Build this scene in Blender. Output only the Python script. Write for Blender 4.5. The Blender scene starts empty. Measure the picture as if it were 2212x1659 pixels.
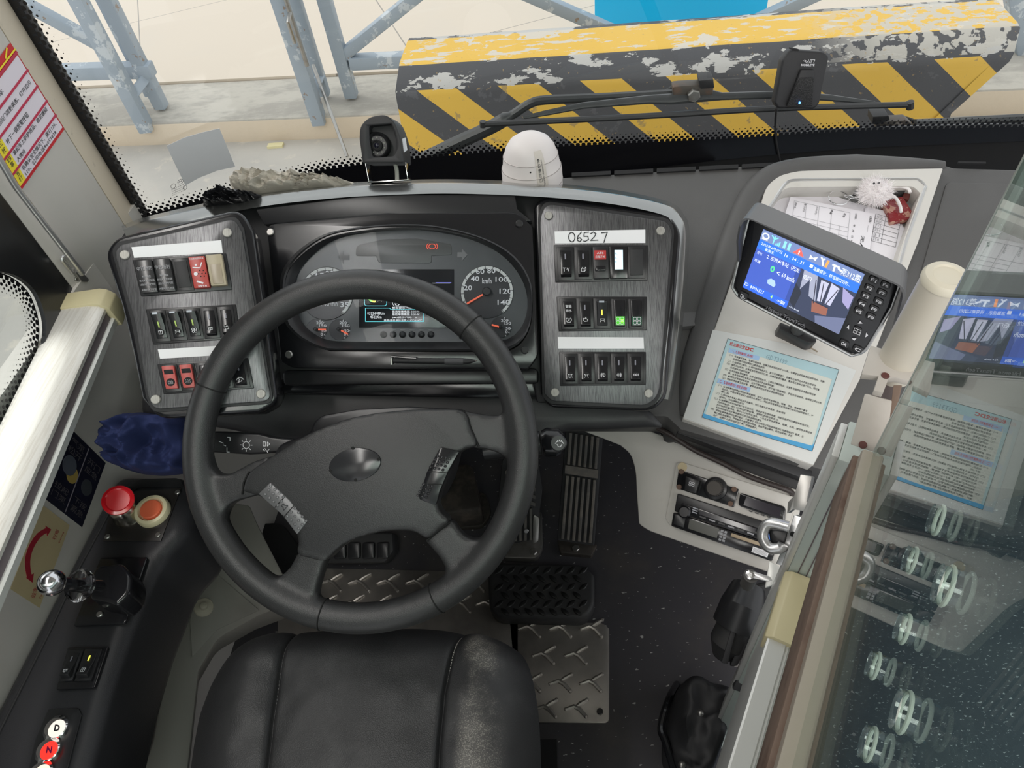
import bpy, bmesh, math, random
from mathutils import Vector, Matrix, noise
PI = math.pi
random.seed(7)
S = bpy.context.scene
COL = S.collection
# ---------------------------------------------------------------- camera, sky, sun, added fill lights, exposure
F_PX = 1534.0
CAM = Vector((0, 0, 1.45))
_d = Vector((194, -1300, -1534)).normalized()
_U = -_d
_Y = Vector((44, (194*44+F_PX**2)/1300, -F_PX)).normalized()
_X = _Y.cross(_U)
ROT = Matrix((_X, _Y, _U))                      # camera axes -> bus axes (x right, y forward, z up)
cd = bpy.data.cameras.new('camera'); cam = bpy.data.objects.new('camera', cd); COL.objects.link(cam)
cam.matrix_world = Matrix.Translation(CAM) @ ROT.to_4x4()
cd.sensor_fit = 'HORIZONTAL'; cd.sensor_width = 36; cd.lens = 36*F_PX/2212; cd.clip_start = .02
S.camera = cam
S.view_settings.view_transform = 'Standard'; S.view_settings.look = 'None'
S.view_settings.gamma = 1; S.view_settings.use_curve_mapping = False
S.view_settings.exposure = EXPO = 0.55
world = bpy.data.worlds.new('sky'); S.world = world; world.use_nodes = True
wn = world.node_tree.nodes; wl = world.node_tree.links
bg = wn['Background']; bg.inputs['Strength'].default_value = 0.8
bg.inputs['Color'].default_value = (.95, .975, 1, 1)
sl = bpy.data.lights.new('daylight', 'SUN'); sl.energy = .5; sl.angle = math.radians(25); sl.color = (1, .97, .92)
so = bpy.data.objects.new('daylight', sl); COL.objects.link(so)
so.rotation_euler = Vector((.75, -.45, -.75)).to_track_quat('-Z', 'Y').to_euler()
def lamp(name, loc, size, power, col=(1, .97, .93)):
    l = bpy.data.lights.new(name, 'AREA'); l.shape = 'RECTANGLE'; l.size, l.size_y = size; l.energy = power; l.color = col
    o = bpy.data.objects.new(name, l); COL.objects.link(o); o.location = loc
    return o
lamp('cabin_fill', (.35, -.9, 2.12), (1.6, .6), 20)  # added area light that brightens the interior; no fitting behind it
lamp('left_sheen_fill', (-.72, .1, 2.12), (.35, 1.3), 14)  # unseen strip light added to give the left dash its window-like sheen
S.cycles.use_denoising = True
S.cycles.max_bounces = 10; S.cycles.transparent_max_bounces = 16
# ---------------------------------------------------------------- helpers: rays and planes
def ray(px, py): return (ROT @ Vector((px-1106, -(py-829.5), -F_PX))).normalized()
def T(px, py, t): return CAM + ray(px, py)*t
class Pl:
    def __init__(s, o, n): s.o = Vector(o); s.n = Vector(n).normalized()
    def __call__(s, px, py, h=0):
        r = ray(px, py); return CAM + r*((s.o + s.n*h - CAM).dot(s.n)/r.dot(s.n))
def rp(pts, seg=5):
    """pixel outline whose points may carry a corner radius"""
    out = []; n = len(pts)
    for i, p in enumerate(pts):
        if len(p) < 3 or p[2] <= 0: out.append((p[0], p[1])); continue
        a = Vector(pts[i-1][:2]); b = Vector(p[:2]); c = Vector(pts[(i+1) % n][:2])
        u = (a-b); v = (c-b); r = min(p[2], u.length*.48, v.length*.48)
        u.normalize(); v.normalize(); A = b+u*r; Bq = b+v*r
        for k in range(seg+1):
            t = k/seg; q = A*(1-t)**2 + b*2*t*(1-t) + Bq*t*t; out.append((q.x, q.y))
    return out
def spline(pts, n=6, closed=True):
    out = []; m = len(pts)
    P = [Vector(p) for p in pts]
    rng = range(m) if closed else range(m-1)
    for i in rng:
        if closed: p0, p1, p2, p3 = P[i-1], P[i], P[(i+1) % m], P[(i+2) % m]
        else: p0, p1, p2, p3 = P[max(i-1, 0)], P[i], P[i+1], P[min(i+2, m-1)]
        for k in range(n):
            t = k/n
            out.append(.5*((2*p1)+(p2-p0)*t+(2*p0-5*p1+4*p2-p3)*t*t+(3*p1-p0-3*p2+p3)*t**3))
    if not closed: out.append(P[-1])
    return out
# ---------------------------------------------------------------- helpers: objects
def empty(name, label=None, cat=None, group=None):
    o = bpy.data.objects.new(name, None); COL.objects.link(o); o.empty_display_size = .02
    return tag(o, label, cat, group)
def tag(o, label=None, cat=None, group=None, kind=None):
    if label: o['label'] = label
    if cat: o['category'] = cat
    if group: o['group'] = group
    if kind: o['kind'] = kind
    return o
def struct(o): o['kind'] = 'structure'; return o
class MB:
    def __init__(s): s.v = []; s.f = []; s.uv = None
    def add(s, vs, fs):
        b = len(s.v); s.v += [Vector(v) for v in vs]; s.f += [tuple(b+i for i in f) for f in fs]; return s
    def prism(s, top, d):
        """closed loop of points, pushed along vector d"""
        n = len(top); d = Vector(d)
        s.add(list(top)+[Vector(p)+d for p in top], [tuple(range(n)), tuple(range(2*n-1, n-1, -1))] + [(i, n+i, n+(i+1) % n, (i+1) % n) for i in range(n)]); return s
    def box(s, c, ax, hs):
        c = Vector(c); a, b, e = [Vector(q).normalized()*h for q, h in zip(ax, hs)]
        return s.prism([c-a-b+e, c+a-b+e, c+a+b+e, c-a+b+e], -2*e)
    def bx(s, x0, x1, y0, y1, z0, z1):
        return s.prism([(x0, y0, z1), (x1, y0, z1), (x1, y1, z1), (x0, y1, z1)], (0, 0, z0-z1))
    def tube(s, path, r, seg=10, caps=True, closed=False, flat=1.0, up=None):
        path = [Vector(p) for p in path]; n = len(path); R = r if isinstance(r, (list, tuple)) else [r]*n
        prev = None; vs = []
        for i, p in enumerate(path):
            a = path[i-1] if (i > 0 or closed) else p; b = path[(i+1) % n] if (i < n-1 or closed) else p
            t = (b-a).normalized()
            if up is not None: u = t.cross(Vector(up)).normalized()
            elif prev is None: u = t.orthogonal().normalized()
            else: u = (prev-t*prev.dot(t)).normalized()
            prev = u; w = t.cross(u).normalized()
            for k in range(seg):
                an = 2*PI*k/seg; vs.append(p+(u*math.cos(an)+w*math.sin(an)*flat)*R[i])
        fs = []
        for i in range(n if closed else n-1):
            j = (i+1) % n
            for k in range(seg): fs.append((i*seg+k, i*seg+(k+1) % seg, j*seg+(k+1) % seg, j*seg+k))
        if caps and not closed: fs += [tuple(range(seg-1, -1, -1)), tuple((n-1)*seg+k for k in range(seg))]
        return s.add(vs, fs)
    def lathe(s, o, axis, prof, seg=24, side=None):
        """prof: (radius, height) along axis from o"""
        o = Vector(o); ax = Vector(axis).normalized(); u = ax.orthogonal().normalized(); w = ax.cross(u)
        vs = []
        for r, h in prof:
            for k in range(seg):
                an = 2*PI*k/seg; vs.append(o+ax*h+(u*math.cos(an)+w*math.sin(an))*r)
        fs = []
        for i in range(len(prof)-1):
            for k in range(seg): fs.append((i*seg+k, i*seg+(k+1) % seg, (i+1)*seg+(k+1) % seg, (i+1)*seg+k))
        fs += [tuple(range(seg-1, -1, -1)), tuple((len(prof)-1)*seg+k for k in range(seg))]
        return s.add(vs, fs)
    def ball(s, c, r, n=12, sc=(1, 1, 1)):
        c = Vector(c); vs = []; fs = []
        for i in range(n+1):
            th = PI*i/n
            for k in range(2*n):
                ph = PI*k/n; vs.append(c+Vector((math.sin(th)*math.cos(ph)*sc[0], math.sin(th)*math.sin(ph)*sc[1], math.cos(th)*sc[2]))*r)
        for i in range(n):
            for k in range(2*n): fs.append((i*2*n+k, (i+1)*2*n+k, (i+1)*2*n+(k+1) % (2*n), i*2*n+(k+1) % (2*n)))
        return s.add(vs, fs)
    def stroke(s, pts, w, n, t=.0002):
        """flat ribbon along world points lying on a surface of normal n"""
        pts = [Vector(p) for p in pts]; n = Vector(n)
        for a, b in zip(pts, pts[1:]):
            d = b-a
            if d.length < 1e-7: continue
            d.normalize(); c = n.cross(d)*w/2; e = d*w*.3
            s.prism([a-e-c+n*t, b+e-c+n*t, b+e+c+n*t, a-e+c+n*t], -n*t)
        return s
    def build(s, name, mat, parent=None, smooth=False, bevel=0, seg=2, ang=35):
        me = bpy.data.meshes.new(name); me.from_pydata([tuple(v) for v in s.v], [], s.f)
        bm = bmesh.new(); bm.from_mesh(me)
        bmesh.ops.remove_doubles(bm, verts=bm.verts, dist=1e-7)
        bmesh.ops.recalc_face_normals(bm, faces=bm.faces)
        if bevel:
            es = [e for e in bm.edges if len(e.link_faces) == 2 and e.calc_face_angle(0) > .5]
            bmesh.ops.bevel(bm, geom=es, offset=bevel, segments=seg, profile=.5, affect='EDGES', clamp_overlap=True)
        for f in bm.faces: f.smooth = smooth or bool(bevel)
        if smooth or bevel:
            for e in bm.edges:
                if len(e.link_faces) == 2 and e.calc_face_angle(0) > math.radians(ang): e.smooth = False
        bm.to_mesh(me); bm.free()
        o = bpy.data.objects.new(name, me); COL.objects.link(o)
        if mat: me.materials.append(mat)
        if parent: o.parent = parent
        return o
def slab(name, pts, P, h0, h1, mat, parent=None, bev=0, seg=2, sm=False):
    top = [P(x, y, h1) for x, y in rp(pts)]
    return MB().prism(top, P.n*(h0-h1)).build(name, mat, parent, bevel=bev, seg=seg, smooth=sm)
def disc(name, c, P, r, h0, h1, mat, parent=None, bev=0, seg=24):
    """round plate centred on pixel c, r in metres"""
    o = P(c[0], c[1], h0)
    return MB().lathe(o, P.n, [(r, 0), (r, h1-h0-bev), (max(r-bev, r*.3), h1-h0)] if bev else [(r, 0), (r, h1-h0)], seg).build(name, mat, parent, smooth=True)
def evaluated(o):
    dg = bpy.context.evaluated_depsgraph_get(); dg.update()
    me = bpy.data.meshes.new_from_object(o.evaluated_get(dg)); o.modifiers.clear()
    old = o.data; o.data = me; me.name = o.name
    bpy.data.meshes.remove(old)
    return o
def cut(o, cutter):
    m = o.modifiers.new('b', 'BOOLEAN'); m.operation = 'DIFFERENCE'; m.solver = 'EXACT'; m.object = cutter
    bpy.context.view_layer.update(); evaluated(o); me = cutter.data
    bpy.data.objects.remove(cutter); bpy.data.meshes.remove(me)
    return o
def fuse(o, voxel, it=4, fac=.5):
    m = o.modifiers.new('r', 'REMESH'); m.mode = 'VOXEL'; m.voxel_size = voxel; m.use_smooth_shade = True
    if it: q = o.modifiers.new('s', 'SMOOTH'); q.iterations = it; q.factor = fac
    bpy.context.view_layer.update(); evaluated(o)
    for p in o.data.polygons: p.use_smooth = True
    return o
def dome(name, pts, P, prof, mat, parent=None, nz=None, depth=.02, c=None, closedspline=4, seg_r=None):
    """padded shape from a pixel outline: prof is [(scale, height)...] from rim to centre"""
    out = spline(pts, closedspline) if closedspline else [Vector(p) for p in pts]
    if c is None: c = sum((Vector(p) for p in out), Vector((0, 0)))/len(out)
    c = Vector(c); n = len(out); vs = []
    base = [P(p.x, p.y, -depth) for p in out]; vs += base
    for s_, h in prof:
        for p in out:
            q = c+(p-c)*s_; w = P(q.x, q.y, 0)
            hh = h+(nz(w, s_) if nz else 0); vs.append(w+P.n*hh)
    w = P(c.x, c.y, 0); vs.append(w+P.n*(prof[-1][1]+(nz(w, 0) if nz else 0)))
    fs = []; m = len(prof)+1
    for i in range(m-1):
        for k in range(n): fs.append((i*n+k, i*n+(k+1) % n, (i+1)*n+(k+1) % n, (i+1)*n+k))
    for k in range(n): fs.append(((m-1)*n+k, (m-1)*n+(k+1) % n, m*n))
    fs.append(tuple(range(n-1, -1, -1)))
    return MB().add(vs, fs).build(name, mat, parent, smooth=True, ang=70)
class Q:
    """a quadrilateral on a plane, given by its four pixel corners (top left, top right, bottom right, bottom left)"""
    def __init__(s, P, tl, tr, br, bl, h=0):
        s.P = P; s.n = P.n; s.c = [P(*p, h) for p in (tl, tr, br, bl)]
    def at(s, u, v, h=0):
        a, b, c, d = s.c
        return (a*(1-u)+b*u)*(1-v)+(d*(1-u)+c*u)*v + s.n*h
    def sub(s, u0, v0, u1, v1):
        q = Q.__new__(Q); q.P = s.P; q.n = s.n; q.c = [s.at(u0, v0), s.at(u1, v0), s.at(u1, v1), s.at(u0, v1)]; return q
    def w(s): return (s.at(1, .5)-s.at(0, .5)).length
    def hgt(s): return (s.at(.5, 1)-s.at(.5, 0)).length
    def box(s, name, u0, v0, u1, v1, h0, h1, mat, parent=None, bev=0):
        return MB().prism([s.at(u0, v0, h1), s.at(u1, v0, h1), s.at(u1, v1, h1), s.at(u0, v1, h1)], s.n*(h0-h1)).build(name, mat, parent, bevel=bev)
    def lines(s, name, polys, w, mat, parent=None, h=.0003):
        m = MB()
        for p in polys: m.stroke([s.at(u, v, h) for u, v in p], w, s.n)
        return m.build(name, mat, parent)
    def poly(s, name, pts, h0, h1, mat, parent=None, bev=0):
        return MB().prism([s.at(u, v, h1) for u, v in pts], s.n*(h0-h1)).build(name, mat, parent, bevel=bev)
def arc(cx, cy, r, a0=0, a1=360, n=14, ry=None):
    return [(cx+r*math.cos(math.radians(a0+(a1-a0)*k/n)), cy+(ry or r)*math.sin(math.radians(a0+(a1-a0)*k/n))) for k in range(n+1)]
def text_data(s_, res=2, bold=0):
    cu = bpy.data.curves.new('t', 'FONT'); cu.body = s_; cu.resolution_u = res; cu.fill_mode = 'FRONT'; cu.offset = bold
    o = bpy.data.objects.new('t', cu); COL.objects.link(o); bpy.context.view_layer.update()
    dg = bpy.context.evaluated_depsgraph_get(); me = bpy.data.meshes.new_from_object(o.evaluated_get(dg))
    vs = [v.co.copy() for v in me.vertices]; fs = [tuple(p.vertices) for p in me.polygons]
    bpy.data.objects.remove(o); bpy.data.curves.remove(cu); bpy.data.meshes.remove(me)
    return vs, fs
def txt_into(m, s_, q, h=.0004, bold=0, res=2, fit=True):
    """letters stretched over quad q (object of class Q)"""
    vs, fs = text_data(s_, res, bold)
    if not vs: return
    x0 = min(v.x for v in vs); x1 = max(v.x for v in vs)
    y0 = min(v.y for v in vs); y1 = max(v.y for v in vs)
    if not fit: y0, y1 = -.1, .8
    m.add([q.at((v.x-x0)/(x1-x0), 1-(v.y-y0)/(y1-y0+1e-9), h) for v in vs], fs)
def txt(name, s_, q, mat, parent=None, h=.0004, bold=0, res=2, fit=True):
    m = MB(); txt_into(m, s_, q, h, bold, res, fit)
    me = bpy.data.meshes.new(name); me.from_pydata([tuple(v) for v in m.v], [], m.f); me.materials.append(mat)
    o = bpy.data.objects.new(name, me); COL.objects.link(o)
    if parent: o.parent = parent
    return o
# ---------------------------------------------------------------- materials
class Nd:
    """tiny arithmetic wrapper over shader math nodes"""
    def __init__(s, nt, sock): s.nt = nt; s.s = sock
    def _m(s, op, b=None, c=None):
        n = s.nt.nodes.new('ShaderNodeMath'); n.operation = op; s.nt.links.new(s.s, n.inputs[0])
        for i, q in ((1, b), (2, c)):
            if q is None: continue
            if isinstance(q, Nd): s.nt.links.new(q.s, n.inputs[i])
            else: n.inputs[i].default_value = q
        return Nd(s.nt, n.outputs[0])
    def __add__(s, o): return s._m('ADD', o)
    def __sub__(s, o): return s._m('SUBTRACT', o)
    def __mul__(s, o): return s._m('MULTIPLY', o)
    def __truediv__(s, o): return s._m('DIVIDE', o)
    def lt(s, o): return s._m('LESS_THAN', o)
    def gt(s, o): return s._m('GREATER_THAN', o)
    def mx(s, o): return s._m('MAXIMUM', o)
    def mn(s, o): return s._m('MINIMUM', o)
    def fr(s): return s._m('FRACT')
    def ab(s): return s._m('ABSOLUTE')
    def sq(s): return s._m('SQRT')
    def smooth(s, a, b):
        n = s.nt.nodes.new('ShaderNodeMapRange'); n.interpolation_type = 'SMOOTHSTEP'; s.nt.links.new(s.s, n.inputs[0])
        n.inputs[1].default_value = a; n.inputs[2].default_value = b; return Nd(s.nt, n.outputs[0])
class Mt:
    def __init__(s, name, col=(.5, .5, .5), rough=.5, metal=0, spec=.5, emis=None, es=1, alpha=None, coat=0):
        s.m = bpy.data.materials.new(name); s.m.use_nodes = True; s.nt = s.m.node_tree
        s.b = s.nt.nodes['Principled BSDF']; i = s.b.inputs
        i['Base Color'].default_value = (*col, 1); i['Roughness'].default_value = rough; i['Metallic'].default_value = metal
        i['Specular IOR Level'].default_value = spec; i['Coat Weight'].default_value = coat; i['Coat Roughness'].default_value = .15
        if emis: i['Emission Color'].default_value = (*emis, 1); i['Emission Strength'].default_value = es
        s.col = None; s._xyz = None
    def xyz(s):
        if not s._xyz:
            t = s.nt.nodes.new('ShaderNodeTexCoord'); x = s.nt.nodes.new('ShaderNodeSeparateXYZ'); s.nt.links.new(t.outputs['Object'], x.inputs[0])
            s._tc = t; s._xyz = [Nd(s.nt, x.outputs[k]) for k in range(3)]
        return s._xyz
    def uv(s):
        t = s.nt.nodes.new('ShaderNodeUVMap'); x = s.nt.nodes.new('ShaderNodeSeparateXYZ'); s.nt.links.new(t.outputs[0], x.inputs[0])
        return [Nd(s.nt, x.outputs[k]) for k in range(2)]
    def tex(s, scale, detail=4, rough=.6, stretch=None, kind='NOISE', off=None):
        s.xyz(); src = s._tc.outputs['Object']
        if stretch or off:
            mp = s.nt.nodes.new('ShaderNodeMapping'); s.nt.links.new(src, mp.inputs[0]); mp.inputs['Scale'].default_value = stretch or (1, 1, 1)
            if off: mp.inputs['Location'].default_value = off
            src = mp.outputs[0]
        if kind == 'NOISE':
            n = s.nt.nodes.new('ShaderNodeTexNoise'); n.inputs['Scale'].default_value = scale; n.inputs['Detail'].default_value = detail; n.inputs['Roughness'].default_value = rough
        else:
            n = s.nt.nodes.new('ShaderNodeTexVoronoi'); n.inputs['Scale'].default_value = scale
        s.nt.links.new(src, n.inputs['Vector']); return Nd(s.nt, n.outputs['Fac'] if kind == 'NOISE' else n.outputs['Distance'])
    def base(s):
        if s.col is None:
            r = s.nt.nodes.new('ShaderNodeRGB'); r.outputs[0].default_value = s.b.inputs['Base Color'].default_value; s.col = r.outputs[0]
        return s.col
    def mix(s, fac, col):
        a = s.base(); n = s.nt.nodes.new('ShaderNodeMix'); n.data_type = 'RGBA'
        if isinstance(fac, Nd): s.nt.links.new(fac.s, n.inputs['Factor'])
        else: n.inputs['Factor'].default_value = fac
        s.nt.links.new(a, n.inputs['A']); n.inputs['B'].default_value = (*col, 1); s.col = n.outputs['Result']
        s.nt.links.new(s.col, s.b.inputs['Base Color']); return s
    def to(s, sock, nd): s.nt.links.new(nd.s, s.b.inputs[sock]); return s
    def bump(s, nd, strength=.3, dist=.001):
        n = s.nt.nodes.new('ShaderNodeBump'); n.inputs['Strength'].default_value = strength; n.inputs['Distance'].default_value = dist
        s.nt.links.new(nd.s, n.inputs['Height']); s.nt.links.new(n.outputs[0], s.b.inputs['Normal']); return s
def plain(name, col, rough=.5, metal=0, spec=.5, dirt=None, grain=None, coat=0, emis=None, es=1):
    q = Mt(name, col, rough, metal, spec, emis, es, coat=coat)
    if dirt: q.mix(q.tex(dirt[0], 5).smooth(dirt[1], dirt[1]+.25)*dirt[2], dirt[3])
    if grain: q.bump(q.tex(grain[0], 2), grain[1], .0006)
    return q.m
def leather(name, col, rough=.42, scale=520, st=.5):
    q = Mt(name, col, rough, 0, .5)
    v = q.tex(scale, kind='VORONOI'); n = q.tex(scale*.6, 3)
    q.bump(v*.7+n*.6, st*.7, .0005)
    q.mix(q.tex(9, 3).smooth(.45, .7)*.25, tuple(c*1.5 for c in col)); return q.m
def brushed(name, col, col2, stretch, scale=60, rough=.4, metal=.7):
    q = Mt(name, col, rough, metal)
    n = q.tex(scale, 6, .7, stretch); q.mix(n.smooth(.42, .62), col2); q.bump(n, .12, .0004); return q.m
M = {}
M['black_gloss'] = plain('black_gloss', (.012, .012, .014), .17, spec=.5, grain=(900, .02))
M['black_satin'] = plain('black_satin', (.018, .018, .02), .32, spec=.5, dirt=(30, .5, .3, (.04, .04, .042)))
M['black_matte'] = plain('black_matte', (.02, .02, .022), .55, grain=(700, .15))
M['dark_deep'] = plain('dark_deep', (.012, .012, .013), .8)
M['dash_grey'] = leather('dash_grey', (.082, .080, .079), .55, 1000, .3)
M['dash_black'] = leather('dash_black', (.03, .03, .032), .45, 900, .2)
M['wheel_leather'] = leather('wheel_leather', (.028, .028, .029), .38, 1100, .5)
M['seat_leather'] = leather('seat_leather', (.02, .02, .021), .42, 420, .6)
M['vinyl_black'] = leather('vinyl_black', (.02, .02, .023), .42, 1100, .45)
M['cream'] = plain('cream', (.60, .58, .54), .45, dirt=(14, .52, .35, (.42, .39, .34)))
M['cream_wall'] = plain('cream_wall', (.56, .53, .495), .5, dirt=(8, .5, .25, (.36, .34, .31)), grain=(60, .05))
M['cream_box'] = plain('cream_box', (.22, .21, .185), .5, dirt=(6, .5, .4, (.13, .12, .10)))
M['beige_pillar'] = plain('beige_pillar', (.62, .54, .43), .5, dirt=(55, .62, .8, (.2, .16, .11)))
M['silver'] = plain('silver', (.62, .62, .62), .3, .8, dirt=(10, .5, .3, (.5, .48, .44)))
M['silver_rail'] = brushed('silver_rail', (.80, .77, .72), (.70, .66, .60), (60, 2, 60), 6, .42, .35)
M['rail_white'] = plain('rail_white', (.66, .66, .63), .35, .3, dirt=(12, .5, .3, (.5, .48, .43)))
M['groove'] = plain('groove', (.16, .13, .14), .5)
M['brass_cap'] = plain('brass_cap', (.62, .55, .34), .4, dirt=(14, .5, .3, (.5, .42, .24)))
M['chrome'] = plain('chrome', (.8, .8, .8), .12, 1)
M['steel'] = plain('steel', (.42, .41, .39), .35, .9, dirt=(30, .5, .5, (.25, .2, .16)))
M['screw_grey'] = brushed('screw_grey', (.42, .41, .38), (.30, .29, .27), (200, 10, 10), 8, .5, .4)
M['white_tape'] = plain('white_tape', (.86, .86, .88), .5)
M['white_pl'] = plain('white_pl', (.72, .67, .66), .45, dirt=(20, .55, .3, (.58, .52, .5)))
M['white_ink'] = plain('white_ink', (.75, .75, .78), .5)
M['grey_ink'] = plain('grey_ink', (.32, .32, .34), .5)
M['dark_ink'] = plain('dark_ink', (.03, .03, .035), .6)
M['red_ink'] = plain('red_ink', (.5, .03, .03), .5)
M['red_pl'] = plain('red_pl', (.45, .06, .05), .35)
M['red_switch'] = plain('red_switch', (.5, .09, .08), .4)
M['orange_pl'] = plain('orange_pl', (.8, .2, .1), .4)
M['beige_pl'] = plain('beige_pl', (.42, .36, .25), .4)
M['navy'] = plain('navy', (.015, .025, .10), .85, grain=(300, .4))
M['rag'] = plain('rag', (.50, .46, .40), .95, dirt=(40, .5, .5, (.32, .28, .23)), grain=(500, .6))
M['rubber'] = plain('rubber', (.025, .025, .026), .6, dirt=(20, .5, .4, (.06, .055, .05)))
M['paper'] = plain('paper', (.80, .78, .82), .6)
M['paper_grey'] = plain('paper_grey', (.60, .61, .64), .7, dirt=(30, .55, .2, (.52, .53, .56)))
M['yellow_ink'] = plain('yellow_ink', (.85, .70, .04), .5)
M['lamp_blue'] = plain('lamp_blue', (.1, .3, 1), .3, emis=(.08, .3, 1), es=3)
M['led_green'] = plain('led_green', (.45, .6, .15), .3, emis=(.5, .6, .15), es=.05)
M['led_yellow'] = plain('led_yellow', (.8, .7, .1), .3, emis=(.9, .8, .1), es=.45)
def emit(name, col, e): return plain(name, tuple(c*.2 for c in col), .3, emis=col, es=e)
EOF_MARK = 1
# ================================================================ outside
GZ = -.65; KZ = -.51
def Z(px, py, z): r = ray(px, py); return CAM + r*((z-CAM.z)/r.z)
def Yv(px, py, y): r = ray(px, py); return CAM + r*(y/r.y)
gm = Mt('ground_concrete', (.52, .49, .44), .9)
gm.mix(gm.tex(1.2, 6).smooth(.4, .62)*.6, (.40, .385, .36)).mix(gm.tex(9, 6).smooth(.58, .68)*.5, (.66, .60, .50)).bump(gm.tex(50, 4), .3, .004)
struct(MB().bx(-9, 8, -3, 12, GZ-.1, GZ).build('ground', gm.m))
km = Mt('kerb_concrete', (.50, .47, .41), .9)
x, y, z = km.xyz(); km.mix(km.tex(3, 7, .7, (1, 2, 1)).smooth(.42, .60)*.6, (.30, .28, .25)); km.bump(km.tex(60, 4), .4, .004)
km.mix((z.lt(KZ-.012))*.85, (.74, .62, .47))
a = Z(250, 316, GZ); b = Z(700, 300, GZ); dx = (b-a).normalized(); a = a-dx*6; b = b+dx*9; bk = Vector((-dx.y, dx.x, 0))
def lift(p, z): return Vector((p.x, p.y, z))
struct(MB().prism([lift(a, KZ), lift(b, KZ), lift(b+bk*.47, KZ), lift(a+bk*.47, KZ)], (0, 0, GZ-KZ-.02)).build('kerb', km.m, bevel=.015))
tm = Mt('tile_floor', (.68, .585, .47), .35)
x, y, z = tm.xyz(); u = (x*.93+y*.37); v = (y*.93-x*.37)
tm.mix(((u/1.62+.52).fr().lt(.005)).mx((v/1.62+.3).fr().lt(.004))*.8, (.2, .18, .16))
tm.mix(tm.tex(1.1, 5).smooth(.5, .75)*.25, (.60, .56, .50))
struct(MB().prism([lift(a+bk*.47, KZ+.012), lift(b+bk*.47, KZ+.012), lift(b+bk*8, KZ+.012), lift(a+bk*8, KZ+.012)], (0, 0, -.1)).build('platform_floor', tm.m))

# ---- striped concrete barrier: stripe spacing measured along its upper edge
SX0, SX5 = [ray(*p).x*(2.735/ray(*p).y) for p in ((1075, 182), (1985, 134))]; SPER = (SX5-SX0)/5
bm_ = Mt('barrier_paint', (.76, .47, .07), .6)
x, y, z = bm_.xyz()
pk = bm_.tex(3.2, 7, .62); pk2 = bm_.tex(16, 5, .6)
top = z.gt(.148)
band = (z.gt(.083))*(z.lt(.148))
str_ = ((x*1.0+(z-.083)*1.2-SX0)/SPER).fr().smooth(.49, .5)
bm_.mix((top*-1+1).mn((str_).mx(band)), (.075, .075, .08))
wear = pk.smooth(.56, .565)*(z.gt(.07)) + (bm_.tex(7, 6, .65, (1, 3, 1))).smooth(.555, .56)*(z.gt(.08))
wear = wear.mn(1.0)
bm_.mix(wear*.85, (.62, .60, .56))
rt = bm_.tex(26, 3, .5).smooth(.47, .50)*(x.smooth(.9, 1.25))*(z.gt(.09)); bm_.mix(rt*.9, (.55, .52, .46))
bm_.mix(pk2.smooth(.62, .66)*.5*(z.lt(.083)), (.13, .13, .14))
bm_.mix(bm_.tex(60, 3).smooth(.66, .7)*.5, (.45, .3, .12)); bm_.bump(pk+pk2*.4, .25, .01)
prof = [(-.0, .15), (.0, .15)]
def barx(t, off):  # front edge of the top runs from left end to right end
    L = Vector((-.665, 2.80, 0)); Rr = Vector((1.70, 2.69, 0)); d = (Rr-L); return L+d*t+Vector((.046, .999, 0))*off
vs = []; n = 24
pr = [(.30, .11), (.27, .143), (.22, .15), (.03, .152), (0, .146), (-.07, .086), (-.078, .06), (-.11, -.1), (-.16, -.42), (-.2, GZ), (.45, GZ), (.36, -.3)]
random.seed(3)
for i in range(n+1):
    t = i/n; e = 0
    for k, (o_, z_) in enumerate(pr):
        tt = t
        sh = 0
        if i == 0: sh = .03 if k in (0, 1, 2, 3, 4) else .015
        if i == n: sh = -.02 - (.0 if z_ > .1 else .02+.28*max(0, .07-z_)/.7*2.2)
        if i == n-1: sh = (-.0 if z_ > .1 else -.28*max(0, .07-z_)/.7*2.0)
        p = barx(tt, o_); vs.append(Vector((p.x+sh, p.y+random.uniform(-.003, .003), z_)))
m_ = len(pr); fs = []
for i in range(n):
    for k in range(m_): fs.append((i*m_+k, i*m_+(k+1) % m_, (i+1)*m_+(k+1) % m_, (i+1)*m_+k))
fs += [tuple(range(m_)), tuple(n*m_+k for k in range(m_-1, -1, -1))]
o = MB().add(vs, fs).build('concrete_barrier', bm_.m, smooth=True, ang=50)
tag(o, 'long concrete road barrier with yellow and black slanting stripes and peeling paint, outside the windshield', 'barrier')

# ---- gates of painted square tube
gt = Mt('gate_paint', (.36, .42, .48), .5); gt.mix(gt.tex(7, 6, .7).smooth(.57, .6)*.7, (.66, .70, .72)).mix(gt.tex(20, 4).smooth(.64, .68)*.8, (.30, .2, .12))
def bar(name, p, q, w, par, w2=None):
    d = (q-p).normalized(); s_ = d.cross(Vector((0, 1, .02))).normalized(); t_ = d.cross(s_)
    return MB().box((p+q)/2, (s_, t_, d), (w/2, (w2 or w)/2, (q-p).length/2)).build(name, gt.m, par, bevel=.006)
g = empty('steel_gate', 'pale blue steel tube gate leaf with diagonal brace, outside the left end of windshield', 'gate')
def post(px, py, zb, zt, w, par, name='post'):
    p = Z(px, py, zb); return bar(name, p, Vector((p.x, p.y, zt)), w, par), p
_, pc = post(350, 232, KZ+.012, 1.5, .07, g)
_, pa = post(319, 282, GZ+.10, 1.5, .075, g); _, pb = post(327, 205, KZ+.05, 1.5, .06, g)
yb = pc.y
bar('rail', Yv(60, 158, yb), Yv(330, 150, yb), .075, g); bar('brace', Yv(-60, -55, yb), Yv(222, 100, yb), .06, g)
for za in (-.35, .55): bar('hinge_rail', Vector((pa.x, pa.y, za)), Vector((pc.x, pc.y, za+.04)), .05, g)
g = empty('steel_gate', 'pale blue double-post steel gate edge carrying the sliding bolt, left of barrier', 'gate')
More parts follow.
